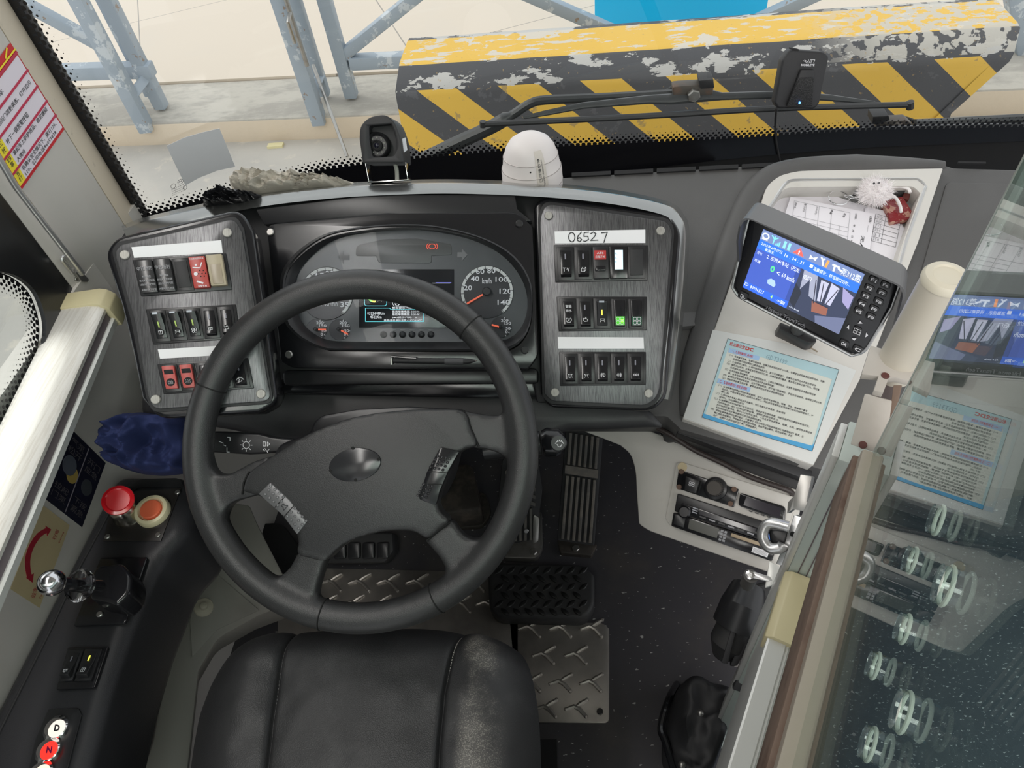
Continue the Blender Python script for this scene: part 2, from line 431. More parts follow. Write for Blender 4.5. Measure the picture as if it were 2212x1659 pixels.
_, pd = post(691, 266, GZ+.10, 1.5, .075, g); _, pe = post(703, 205, KZ+.02, 1.5, .055, g)
for za in (-.4, .6): bar('hinge_rail', Vector((pd.x, pd.y, za)), Vector((pe.x, pe.y, za+.02)), .05, g)
bo = MB(); dn = Vector((0, -.06, 0))
bo.tube([pd+Vector((.05, -.05, .35)), pd+Vector((.05, -.05, 1.0))], .012, 8); bo.tube([pd+Vector((.05, -.05, .62)), pd+Vector((.05, -.12, .60)), pd+Vector((.05, -.12, .5))], .01, 8)
bo.build('sliding_bolt', M['steel'], g, smooth=True)
MB().tube([pe+Vector((.06, -.06, .70)), pe+Vector((.13, -.1, .7)), pe+Vector((.13, -.1, .9)), pe+Vector((.06, -.06, .9))], .014, 8).build('pull_handle', M['black_matte'], g, smooth=True)
MB().tube([pe+Vector((0, -.05, .2)), Z(752, 345, GZ)+Vector((0, 0, .02))], .010, 8).build('drop_rod', M['steel'], g, smooth=True)
g = empty('steel_gate', 'blue-grey steel tube gate panel with crossed diagonal braces behind the striped barrier', 'gate')
_, pf = post(760, 208, KZ+.012, 1.5, .07, g); yf = pf.y
bar('rail', Yv(755, 134, yf), Yv(2300, 60, yf+.3), .07, g)
bar('brace', Yv(742, 118, yf), Yv(1000, -90, yf), .06, g); bar('brace', Yv(1100, -30, yf), Yv(1420, 110, yf), .06, g)
bar('brace', Yv(1560, 80, yf), Yv(1800, -30, yf), .06, g); bar('post', Yv(2190, -40, yf-.1), Yv(2215, 120, yf-.1), .09, g)
b0 = Z(1283, 60, KZ+.012); b1 = Z(1640, 40, KZ+.012); up = Vector((0, 0, 1))
o = MB().prism([b0-Vector((0, .12, 0)), b1-Vector((0, .12, 0)), b1-Vector((0, .12, 0))+up*1.2, b0-Vector((0, .12, 0))+up*1.2], (0, .02, 0)).build('sign_board', plain('sign_blue', (.0, .56, 1.0), .4))
tag(o, 'plain bright blue board standing behind the striped barrier', 'board')
o = MB().bx(0, .09, -.02, .02, 0, .014).build('litter_scrap', plain('litter', (.75, .68, .4), .8)); o.location = Z(580, 318, GZ)+Vector((0, 0, .0)); tag(o, 'small yellow scrap of litter on the ground below the kerb', 'litter')

# ================================================================ bus shell
fm = Mt('floor_vinyl', (.048, .046, .052), .45)
sp = fm.tex(75, 2, .5, (1, 2.1, 1)); fm.mix(sp.smooth(.69, .71), (.42, .42, .40)).mix(fm.tex(4, 6).smooth(.45, .7)*.5, (.10, .088, .075)); fm.bump(fm.tex(260, 2), .15, .0006)
struct(MB().prism([(-.9, -1.0, 0), (-.41, -1.0, 0), (.27, .33, 0), (.62, .75, 0), (.62, 1.3, 0), (-.9, 1.3, 0)], (0, 0, -.06)).build('floor', fm.m))
am = Mt('aisle_floor_vinyl', (.075, .10, .13), .3)
am.mix(am.tex(95, 3, .6, (1, 1.9, 1)).smooth(.62, .66), (.7, .76, .8)).mix(am.tex(5, 4).smooth(.4, .7)*.35, (.14, .17, .19)); am.bump(am.tex(160, 2), .3, .001)
struct(MB().bx(-.9, 1.9, -1.0, 1.30, -.26, -.20).build('floor', am.m))
struct(MB().bx(-.9, 1.9, -2.2, 1.1, 2.15, 2.2).build('ceiling', M['cream_wall']))
def gy(x): return 1.215-.148*(x-.5)**2
class Glass:
    n = Vector((0, -1, 0))
    def __call__(s, px, py, h=0):
        r = ray(px, py); t = 1.2
        for _ in range(12):
            x = r.x*t; t = (gy(x)-h)/r.y
        return CAM+r*t
GL = Glass()
def thin_glass(name, tint=(1, 1, 1), ior=1.5, dirt=0):
    m = bpy.data.materials.new(name); m.use_nodes = True; nt = m.node_tree; nt.nodes.clear()
    o = nt.nodes.new('ShaderNodeOutputMaterial'); mx = nt.nodes.new('ShaderNodeMixShader'); fr = nt.nodes.new('ShaderNodeFresnel')
    t = nt.nodes.new('ShaderNodeBsdfTransparent'); g_ = nt.nodes.new('ShaderNodeBsdfGlossy'); g_.inputs['Roughness'].default_value = .0
    t.inputs[0].default_value = (*tint, 1); ge = nt.nodes.new('ShaderNodeNewGeometry'); mr = nt.nodes.new('ShaderNodeMapRange')
    mr.inputs[3].default_value = ior; mr.inputs[4].default_value = 1/ior; nt.links.new(ge.outputs['Backfacing'], mr.inputs[0]); nt.links.new(mr.outputs[0], fr.inputs[0])
    nt.links.new(fr.outputs[0], mx.inputs[0]); nt.links.new(t.outputs[0], mx.inputs[1]); nt.links.new(g_.outputs[0], mx.inputs[2]); nt.links.new(mx.outputs[0], o.inputs[0])
    return m
def sheet(fn, xs, ys):   # grid of points
    vs = [fn(x, y) for y in ys for x in xs]; w = len(xs)
    return vs, [(j*w+i, j*w+i+1, (j+1)*w+i+1, (j+1)*w+i) for j in range(len(ys)-1) for i in range(w-1)]
xs = [-.735+i*.09 for i in range(28)]
vs, fs = sheet(lambda x, z: Vector((x, gy(x), z)), xs, [.70, 1.4, 2.15])
w1 = struct(empty('window_1'))
MB().add(vs, fs).build('windshield_glass', thin_glass('windshield_clear', (.97, .985, .975), 1.45), w1, smooth=True)
def frit_mat(name, per, depth):
    q = Mt(name, (.006, .006, .008), .25); u, v = q.uv()
    row = (v/(per*.5)); ri = row._m('FLOOR'); odd = (ri*.5).fr()*1.0
    fu = ((u/per)+odd).fr()-.5; fv = (row.fr()-.5)*.5
    d = (fu*fu+fv*fv).sq(); r = (v*-1+depth)/depth*.42
    hole = d.gt(r)*(v.gt(0)); q.b.inputs['Alpha'].default_value = 1; q.to('Alpha', hole*-1+1); return q.m
def strip(name, mat, lows, edges, outs, vlow, vout, parent, h=.003):
    """three-row strip on a glass: solid below the edge row (v=0), dots above it"""
    n = len(edges); vs = lows+edges+outs; u = [0]
    for a_, b_ in zip(edges, edges[1:]): u.append(u[-1]+(b_-a_).length)
    fs = [(r*n+i, r*n+i+1, (r+1)*n+i+1, (r+1)*n+i) for r in range(2) for i in range(n-1)]
    me = bpy.data.meshes.new(name); me.from_pydata([tuple(v) for v in vs], [], fs); uvl = me.uv_layers.new(name='UVMap')
    vv = [vlow, 0, vout]
    for p in me.polygons:
        for li in p.loop_indices:
            vi = me.loops[li].vertex_index; uvl.data[li].uv = (u[vi % n], vv[vi//n])
    me.materials.append(mat); o = bpy.data.objects.new(name, me); COL.objects.link(o); o.parent = parent; return o
fr1 = frit_mat('frit_dots', .0105, .024)
edge = [(300, 470), (420, 436), (560, 398), (700, 366), (782, 355), (890, 343), (1095, 325), (1219, 316), (1400, 307), (1560, 300), (1700, 291), (1900, 280), (2212, 274), (2500, 268)]
E_ = [GL(px, py, .004) for px, py in edge]
strip('frit_band', fr1, [Vector((p.x, p.y, .66)) for p in E_], E_, [p+Vector((0, 0, .026)) for p in E_], -.2, .026, w1)
# windshield rubber and A-pillar: vertical lines seen at these pixels
def VL(px, py, y): p = Yv(px, py, y); return Vector((p.x, y, 0))
r0 = VL(163, 239, 1.00); r1 = VL(190, 237, 1.02); cr = VL(208, 387, .93); we = VL(78, 520, .78)
def vwall(name, pts, z0, z1, mat, par=None, thick=.02, side=(-1, .3, 0), bev=0):
    sd = Vector(side).normalized()*thick
    return MB().prism([lift(p, z1) for p in pts]+[lift(p+sd, z1) for p in reversed(pts)], (0, 0, z0-z1)).build(name, mat, par, bevel=bev)
zz = [.7+.1*i for i in range(15)]
e2 = [Vector((r1.x+.008, gy(r1.x)-.006, q)) for q in zz]
strip('frit_band', frit_mat('frit_dots_pillar', .0115, .03), [p-Vector((.06, -.004, 0)) for p in e2], e2, [p+Vector((.033, .004, 0)) for p in e2], -.06, .033, w1)
rb = MB().tube([lift(r0+Vector((.004, .0, 0)), .6), lift(r0+Vector((.004, .0, 0)), 2.1)], .014, 10)
rb.build('rubber_seal', M['black_matte'], w1, smooth=True)
struct(vwall('trim_1', [r0+Vector((0, .02, 0)), cr], .3, 2.15, M['beige_pillar']))
struct(vwall('trim_2', [cr, we], .3, 2.15, M['cream_wall'], bev=.003))
# left wall, driver window, sill
wa = Z(250, 1019, .55); wb = Z(83, 1340, .55); wdir = (wb-wa); wdir.z = 0; wdir.normalize()
wnorm = Vector((-wdir.y, wdir.x, 0)); wnorm = wnorm if wnorm.x > 0 else -wnorm
WL = Pl(wa, wnorm)
wf = wa+wdir*((1.0-wa.y)/wdir.y)
struct(MB().prism([lift(wa+wdir*1.5, .80), lift(wf, .80), lift(wf-wnorm*.03, .80), lift(wa+wdir*1.5-wnorm*.03, .80)], (0, 0, -.8)).build('wall_left', M['cream_wall']))
xf = [-.735+i*.1 for i in range(26)]
struct(MB().prism([Vector((x_, gy(x_)+.012, .665)) for x_ in xf]+[Vector((x_, gy(x_)+.04, .665)) for x_ in reversed(xf)], (0, 0, -.96)).build('wall_front', M['dark_deep']))
s0 = Z(133, 650, .80); s1 = Z(24, 900, .80); sd_ = Vector((.095, -1, 0)).normalized(); sn = Vector((-sd_.y, sd_.x, 0)); sn = sn if sn.x > 0 else -sn
w2 = struct(empty('window_2')); WP2 = Pl(s0-sn*.004, sn)
fr_ = MB().prism([lift(we, .70), lift(s0+sd_*1.4, .70), lift(s0+sd_*1.4, 2.15), lift(we, 2.15)], -sn*.006).build('frit_frame', plain('frit_black', (.012, .012, .013), .3, dirt=(20, .5, .3, (.03, .03, .03))), w2)
hole = [(-160, 560, 60), (20, 596, 30), (62, 630, 30), (88, 705, 40), (70, 790, 30), (-60, 1060, 40), (-300, 1300, 30)]
hp = [WP2(x, y, .05) for x, y in rp(hole)]
hq = [p-sn*.0 for p in hp]
cut(fr_, MB().prism([WP2(x, y, 0)+sn*.06 for x, y in rp(hole)], -sn*.12).build('c', None))
E2 = [WP2(x, y, .001) for x, y in rp(hole)]; cc = sum(E2, Vector())/len(E2)
# dots run inward from the edge of the opening
def inward(L, d):
    out = []; n = len(L)
    for i, p in enumerate(L):
        t = (L[(i+1) % n]-L[i-1]).normalized(); q = sn.cross(t).normalized()
        if (p+q*.01-cc).length > (p-cc).length: q = -q
        out.append(p+q*d)
    return out
strip('frit_band', frit_mat('frit_dots_side', .0105, .03), inward(E2+[E2[0]], -.002), E2+[E2[0]], inward(E2+[E2[0]], .033), -.01, .033, w2)
MB().prism([lift(we, .70), lift(s0+sd_*1.4, .70), lift(s0+sd_*1.4, 2.15), lift(we, 2.15)], -sn*.002).build('window_glass', thin_glass('side_clear', (.93, .95, .94), 1.45), w2).location = -sn*.012
# sill rail: extruded profile
def extr(prof, a, d, n, L, name, mat, par=None, bev=0, sm=False):
    return MB().prism([a+n*w_+Vector((0, 0, z_)) for w_, z_ in prof], d*L).build(name, mat, par, bevel=bev, smooth=sm)
rail = empty('sill_rail', 'long pale aluminium sill rail under the driver side window on the left', 'rail')
a_ = s0.copy(); wd = (Z(221, 660, .80)-s0).dot(sn)
extr([(0, -.012), (0, 0), (.012, .002), (wd-.02, .002), (wd-.006, -.001), (wd, -.007), (wd, -.012)], a_, sd_, sn, 1.3, 'top_rail', M['silver_rail'], rail, sm=True)
extr([(0, -.012), (wd-.003, -.0115), (wd-.001, -.026), (0, -.026)], a_, sd_, sn, 1.3, 'groove_strip', M['groove'], rail)
extr([(0, -.026), (wd+.001, -.025), (wd+.004, -.027), (wd+.004, -.036), (0, -.036)], a_, sd_, sn, 1.3, 'lower_lip', M['rail_white'], rail)
cp = [(-.004, -.03), (-.004, .004), (wd-.012, .0055), (wd-.002, .002), (wd+.006, -.008), (wd+.008, -.042), (-.004, -.042)]
extr(cp, a_-sd_*.012, sd_, sn, .034, 'end_cap', M['brass_cap'], rail, bev=.002)
# ================================================================ dashboard body
PC = Pl(T(850, 640, 1.0), (.03, -.62, .78))
PL = Pl(T(410, 670, .985), (.24, -.58, .78))
PR = Pl(T(1315, 670, .985), (-.04, -.62, .78))
WP = Pl((.165, .655, .58), (0, -.35, .94))
dash = empty('dashboard', 'wide dark moulded dashboard with silver-trimmed instrument hood under the windshield', 'dashboard')
slab('side_top', [(1180, 385), (1640, 356, 30), (2020, 349), (2060, 362), (2212, 366), (2560, 380), (2500, 1000), (2212, 1060), (1810, 1025), (1470, 928), (1440, 900), (1180, 900)], WP, -.10, -.012, M['dash_grey'], dash, bev=.004)
# raised moulded lip left of the white tray
def ridge(pts, P, w0, h1, name, mat, par, h0=-.014):
    """soft raised bead following a pixel path"""
    q = [P(x, y, h0) for x, y in [tuple(v) for v in spline(pts, 5, False)]]
    return MB().tube(q, [w0*min(1, .35+.13*min(i, len(q)-1-i)) for i in range(len(q))], 12, flat=h1, up=P.n).build(name, mat, par, smooth=True)
ridge([(1478, 900), (1500, 790), (1545, 640), (1590, 500), (1635, 410), (1700, 372), (1850, 360), (2040, 357)], WP, .022, .75, 'raised_lip', M['dash_grey'], dash)
slab('side_recess', [(2045, 392, 12), (2212, 396), (2400, 400), (2400, 900), (2000, 860), (1975, 640, 30)], WP, -.02, -.009, M['dash_grey'], dash, bev=.003)
m = MB()
for i in range(5):
    m = MB(); a = 1235+i*92; b = a+84; f = lambda x: 378-(x-1235)*.050
    m.prism([WP(a, f(a)+3, -.008), WP(b, f(b)+3, -.008), WP(b, f(b)-5, -.008), WP(a, f(a)-5, -.008)], WP.n*-.004); m.build('defrost_slot', M['dark_deep'], dash)
for a, b in ((2070, 2130),): m = MB(); m.prism([WP(a, 352, -.006), WP(b, 353, -.006), WP(b, 349, -.006), WP(a, 348, -.006)], WP.n*-.004)
m.build('defrost_slot', M['dark_deep'], dash)
# top shelf between the binnacle and the windshield
MB().prism([Vector((-.70, .74, .63)), Vector((.2, .80, .63)), Vector((.3, 1.18, .65)), Vector((-.2, 1.12, .65)), Vector((-.70, .97, .65))], (0, 0, -.06)).build('top_shelf', M['dash_grey'], dash)
# lower body under the binnacle
slab('lower_body', [(300, 840), (600, 815), (1180, 815), (1400, 880), (1440, 925), (1400, 925), (1220, 930, 20), (1180, 950), (900, 960), (600, 955), (500, 930, 20), (380, 910), (300, 900)], PC, -.14, -.075, M['dash_black'], dash, bev=.012, seg=3)
slab('under_ledge', [(590, 800), (1175, 790), (1185, 850), (1160, 862), (615, 852), (590, 845)], PC, -.12, -.05, M['black_gloss'], dash, bev=.004)
o = slab('ledge_rim', [(608, 800, 14), (1163, 795, 14), (1163, 828), (612, 832)], PC, -.06, -.018, M['black_satin'], dash, bev=.004)
# binnacle shell and silver hood trim
slab('binnacle_shell', [(255, 500, 30), (540, 436), (800, 407), (1110, 404), (1330, 424), (1462, 458, 30), (1470, 520), (1438, 870, 20), (1160, 870), (1150, 820), (600, 820), (585, 870), (330, 870, 20), (290, 700)], PC, -.12, -.03, M['black_matte'], dash, bev=.004)
hood = [(268, 500), (330, 478), (540, 432), (700, 412), (820, 404), (960, 400), (1110, 404), (1240, 413), (1350, 427), (1440, 448), (1466, 470, ), (1476, 500), (1472, 600), (1462, 700), (1450, 800), (1438, 862)]
hs = [tuple(v) for v in spline(hood, 5, False)]
def band(pts, P, wl, hl, name, mat, par, off=0):
    """moulded strip following a path; width wl px downward, height span hl"""
    n = len(pts); top = []; 
    vs = []
    for i, (x, y) in enumerate(pts):
        a = Vector(pts[max(i-1, 0)]); b = Vector(pts[min(i+1, n-1)]); t = (b-a).normalized(); nn = Vector((-t.y, t.x))
        for (w, h) in hl: vs.append(P(x+nn.x*w, y+nn.y*w, h))
    k = len(hl); fs = []
    for i in range(n-1):
        for j in range(k): fs.append((i*k+j, i*k+(j+1) % k, (i+1)*k+(j+1) % k, (i+1)*k+j))
    fs += [tuple(range(k)), tuple((n-1)*k+j for j in range(k-1, -1, -1))]
    return MB().add(vs, fs).build(name, mat, par, smooth=True, ang=40)
hm = plain('hood_silver', (.30, .305, .30), .2, .9, dirt=(60, .6, .4, (.2, .2, .2)))
band(hs, PC, 0, [(-13, -.10), (-8, -.05), (-5, -.018), (-3, -.010), (18, .001), (19, -.02), (6, -.10)], 'hood_trim', hm, dash)
band(hs[8:-30], PC, 0, [(-9, -.16), (-12, -.11), (-8, -.05), (-5, -.045), (-5, -.16)], 'hood_back', plain('hood_back', (.16, .165, .165), .4), dash)
# ================================================================ instrument cluster
CL = empty('instrument_cluster', 'oval instrument cluster with round gauges and a colour screen in a black bezel', 'instrument cluster')
slab('top_fascia', [(552, 452), (800, 420), (1112, 418), (1118, 452), (1140, 470), (1150, 478), (840, 462), (570, 486)], PC, -.02, -.001, M['black_satin'], CL, bev=.002)
bz = slab('bezel_plate', [(575, 485, 18), (840, 460), (1120, 458, 30), (1150, 490), (1163, 770, 30), (1140, 798), (630, 795, 35), (606, 780)], PC, -.014, .001, M['black_gloss'], CL, bev=.002)
oval = [(638, 655), (640, 600), (668, 558), (720, 520), (790, 503), (870, 496), (950, 502), (1030, 522), (1090, 556), (1128, 605), (1140, 655), (1130, 700), (1102, 730), (1050, 738), (900, 738), (760, 738), (700, 732), (655, 700)]
ovo = [tuple(v) for v in spline(oval, 5)]
cx_, cy_ = 888, 622
def sc(pts, k, cx=cx_, cy=cy_): return [(cx+(x-cx)*k, cy+(y-cy)*k) for x, y in pts]
big = [(606, 655), (608, 590), (640, 545), (700, 506), (780, 490), (870, 484), (955, 490), (1045, 514), (1110, 552), (1145, 605), (1150, 660), (1140, 715), (1106, 752), (1040, 758), (760, 757), (690, 752), (625, 712)]
bgo = [tuple(v) for v in spline(big, 5)]
cut(bz, MB().prism([PC(x, y, .02) for x, y in bgo], PC.n*-.06).build('c', None))
# sloping shroud ring between bezel and dial glass
nn_ = 85
def resamp(pts, n, cx, cy):
    import bisect
    an = sorted([(math.atan2(y-cy, x-cx), x, y) for x, y in pts]); out = []
    an = [(an[-1][0]-2*PI, an[-1][1], an[-1][2])]+an+[(an[0][0]+2*PI, an[0][1], an[0][2])]
    for k in range(n):
        a = -PI+2*PI*(k+.5)/n; i = max(j for j in range(len(an)) if an[j][0] <= a); p, q = an[i], an[i+1]
        t = (a-p[0])/(q[0]-p[0]); out.append((p[1]+(q[1]-p[1])*t, p[2]+(q[2]-p[2])*t))
    return out
A_ = resamp(bgo, 96, cx_, cy_); B_ = resamp(ovo, 96, cx_, cy_)
vs = [PC(x, y, .002) for x, y in A_]+[PC((x*.8+u*.2), (y*.8+v*.2), .0035) for (x, y), (u, v) in zip(A_, B_)]+[PC(x, y, -.012) for x, y in B_]+[PC(x, y, -.02) for x, y in B_]+[PC(x, y, -.02) for x, y in A_]
fs = [(r*96+k, r*96+(k+1) % 96, ((r+1) % 5)*96+(k+1) % 96, ((r+1) % 5)*96+k) for r in range(5) for k in range(96)]
MB().add(vs, fs).build('shroud_ring', M['black_satin'], CL, smooth=True)
dp = plain('dial_face', (.075, .08, .085), .3, dirt=(25, .5, .4, (.10, .105, .11)))
DH = -.014
MB().prism([PC(x, y, DH) for x, y in ovo], PC.n*-.01).build('dial_plate', dp, CL)
slab('warning_window', [(770, 530, 10), (830, 517), (900, 515), (975, 528, 6), (976, 545, 8), (975, 550), (932, 552), (932, 568, 5), (818, 568, 5), (812, 553), (768, 553, 6)], PC, DH, DH+.0012, plain('warning_panel', (.10, .10, .10), .35), CL, bev=.0005)
iq = lambda a, b, c, d, P=PC, h=DH: Q(P, (a, b), (c, b), (c, d), (a, d), h)
q = iq(922, 524, 946, 542)
rl = emit('tell_red', (.9, .1, .05), .7)
q.lines('brake_symbol', [arc(.5, .5, .3, 0, 360, 16), arc(.5, .5, .48, -45, 45, 6), arc(.5, .5, .48, 135, 225, 6)], .0008, rl, CL, .002)
q = iq(730, 542, 755, 570); q.poly('turn_arrow', [(0, .5), (.5, 0), (.5, .3), (1, .3), (1, .7), (.5, .7), (.5, 1)], -.001, .0008, plain('arrow_dark', (.05, .055, .06), .5), CL)
q = iq(988, 537, 1010, 564); q.poly('turn_arrow', [(0, .3), (.45, .3), (.45, 0), (1, .5), (.45, 1), (.45, .7), (0, .7)], -.001, .0008, plain('arrow_grey', (.16, .16, .165), .4), CL)
def gauge(c, r, nums, a0, a1, needle, unit, par, sweep=None, major=8, big=True):
    """round dial: centre pixel c, radius r in pixels; angles in degrees clockwise from straight up"""
    g = disc('gauge_face', c, PC, (PC(c[0]+r, c[1])-PC(*c)).length, DH, DH+.0015, plain('gauge_black', (.035, .036, .04), .3), par, bev=.0004, seg=48)
    def pt(a, k, h=DH+.002): x = c[0]+r*k*math.sin(math.radians(a)); y = c[1]-r*k*math.cos(math.radians(a)); return PC(x, y, h)
    if big:
        n = 40; arcp = [sweep[0]+(sweep[1]-sweep[0])*i/n for i in range(n+1)]
        vs = [pt(a, .97) for a in arcp]+[pt(a, .87) for a in arcp]
        MB().add(vs, [(i, i+1, n+2+i, n+1+i) for i in range(n)]).build('scale_band', plain('scale_pale', (.62, .63, .62), .5), g)
    mm = MB(); nt = (major-1)*2 if big else major-1
    for i in range(nt+1):
        a = a0+(a1-a0)*i/nt; mm.stroke([pt(a, .86, DH+.0022), pt(a, .97, DH+.0022)], .0008, PC.n)
    mm.build('tick_marks', M['dark_ink'] if big else M['white_ink'], g)
    mm = MB()
    for s_, a, k in nums:
        if not s_: continue
        x = c[0]+r*k*math.sin(math.radians(a)); y = c[1]-r*k*math.cos(math.radians(a)); w = (5.2 if big else 3.0)*len(s_)*.86; h = 5.5 if big else 3
        txt_into(mm, s_, iq(x-w, y-h, x+w, y+h), .0024, .01)
    if unit: txt_into(mm, unit[0], iq(c[0]+unit[1]-unit[3], c[1]+unit[2]-6, c[0]+unit[1]+unit[3], c[1]+unit[2]+6), .0024, .01)
    mm.build('numerals', M['white_ink'], g)
    MB().stroke([pt(needle, .2, DH+.005), pt(needle, .84, DH+.005)], .0022, PC.n, .0008).build('needle', emit('needle_red', (.9, .16, .08), .5), g)
    disc('needle_hub', c, PC, (PC(c[0]+r*.16, c[1])-PC(*c)).length, DH+.001, DH+.009, M['black_satin'], g, bev=.001)
    return g
gauge((1052, 631), 58, [('20', -78, .72), ('40', -42, .66), ('60', -18, .80), ('80', 12, .80), ('100', 50, .72), ('120', 88, .70), ('140', 122, .74)], -112, 140, -120, ('km/h', 0, -24, 10), CL, (-122, 142))
gauge((706, 634), 58, [('0', -120, .7), ('5', -85, .7), ('10', -50, .7), ('15', -20, .7), ('20', 10, .75), ('25', 40, .72), ('30', 84, .80), ('35', 122, .80)], -112, 140, -118, ('x100r/min', 5, 22, 19), CL, (-122, 142))
for c, nd in (((684, 712), 90), ((734, 712), 120), ((1082, 707), -75)):
    g = gauge(c, 23, [('0', 130, .7), ('50', 100, .7), ('150', 60, .72), ('200', 30, .72)], 20, 150, nd, None, CL, None, 6, False)
# colour screen in the cluster
scq = iq(776, 582, 981, 708); scq.box('screen_glass', 0, 0, 1, 1, 0, .001, plain('lcd_black', (.02, .021, .024), .15), CL, bev=.0003)
def sp_(x, y): return ((x-776)/205, (y-582)/126)
cy = emit('lcd_cyan', (.15, .75, .85), .75); wh = emit('lcd_white', (.75, .78, .8), .8); gr = emit('lcd_green', (.3, .85, .15), .9)
def rrect(x0, y0, x1, y1, r=3):
    return [sp_(x, y) for x, y in rp([(x0, y0, r), (x1, y0, r), (x1, y1, r), (x0, y1, r)], 4)]
def loop(p): return p+[p[0]]
scq.lines('screen_frame', [loop(rrect(788, 612, 836, 661, 6)), loop([sp_(790, 666), sp_(842, 666), sp_(846, 669), sp_(914, 669), sp_(916, 695), sp_(790, 695)])], .0006, cy, CL, .0013)
scq.lines('screen_frame', [loop(rrect(849, 618, 935, 662, 8)), [sp_(935, 612), sp_(973, 612)], loop(rrect(876, 656, 891, 661, 2))], .0005, wh, CL, .0013)
scq.lines('screen_rule', [[sp_(942, 611), sp_(975, 611)]], .0006, emit('lcd_blue', (.2, .2, .9), .8), CL, .0014)
scq.lines('charge_ring', [[sp_(809+15*math.sin(math.radians(a)), 637-15*math.cos(math.radians(a))) for a in range(-170, 60, 10)]], .0020, gr, CL, .0013)
scq.lines('charge_ring', [[sp_(809+15*math.sin(math.radians(a)), 637-15*math.cos(math.radians(a))) for a in range(-190, -165, 8)]], .0020, emit('lcd_yellow', (.9, .85, .1), .9), CL, .0014)
scq.poly('battery_icon', rrect(861, 630, 896, 651, 3), 0, .0014, cy, CL); scq.poly('door_icon', rrect(902, 645, 912, 654, 1), 0, .0014, rl, CL)
m = MB()
def sct(s_, x0, y0, x1, y1): txt_into(m, s_, scq.sub(*sp_(x0, y0), *sp_(x1, y1)), .0014, .006, 1)
sct('097%', 803, 632, 817, 637); sct('SOC', 804, 641, 815, 645)
sct('0325648Km', 794, 674, 831, 680); sct('4522Km', 800, 682, 825, 688)
sct('整车提示代码:   0', 848, 663, 901, 668); sct('最高单体电压: 3.318V', 848, 671, 907, 676); sct('最低单体电压: 3.314V', 848, 677, 907, 682); sct('BMS提示代码:   0', 848, 684, 901, 688); sct('最高/最低单体温度:033℃/030℃', 830, 690, 913, 694.5)
m.build('screen_text', wh, CL)
scq.lines('steering_icon', [arc(*sp_(859, 656), .023, ry=.038), [sp_(859, 652), sp_(859, 656), sp_(855, 659)], [sp_(859, 656), sp_(863, 659)]], .0005, wh, CL, .0014)
for i in range(6):
    c = (829+i*20.4, 723); o = PC(*c, DH); b = MB(); b.ball(o+PC.n*.001, .0048, 8); b.build('push_button', M['black_satin'], CL, smooth=True)
m = MB()
for i in range(6): txt_into(m, 'MENU', iq(824+i*20.4, 711.5, 834+i*20.4, 714), .0004, 0, 1)
m.build('button_caption', M['grey_ink'], CL)
MB().prism([PC(x, y, DH+.012) for x, y in sc(ovo, 1.0)], PC.n*-.001).build('lens', thin_glass('lens_clear', (.95, .96, .97), 1.12), CL)
for i, (x, y) in enumerate([(585, 502), (1122, 484), (1134, 757), (625, 766)]):
    s_ = disc('bezel_screw', (x, y), PC, .0052, .0, .0035, M['steel'] if i in (0, 3) else M['black_satin'], CL, bev=.001)
# pen lying on the bezel foot
pen = empty('pen', 'slim black retractable pen lying along the bottom of the cluster bezel', 'pen')
pp = lambda x, y, h=.0055: PC(x, y, h)
MB().tube([pp(850, 779), pp(856, 779), pp(960, 780.5), pp(1002, 781), pp(1016, 780.5), pp(1026, 779.8)], [.0036, .004, .004, .0042, .003, .0012], 12).build('barrel', M['black_matte'], pen, smooth=True)
MB().tube([pp(961, 780.5), pp(1001, 781)], .0046, 12).build('rubber_grip', plain('grip_grey', (.07, .07, .075), .6), pen, smooth=True)
MB().tube([pp(1026, 779.8), pp(1031, 779.2)], [.0011, .0004], 8).build('tip', M['chrome'], pen)
MB().tube([pp(845, 777), pp(845, 770, .009), pp(899, 774, .0105)], [.001, .0013, .0012], 6).build('clip', M['black_gloss'], pen, smooth=True)
MB().tube([pp(846, 768, .006), pp(846, 788, .006)], .0016, 8).build('push_cap', M['steel'], pen, smooth=True)
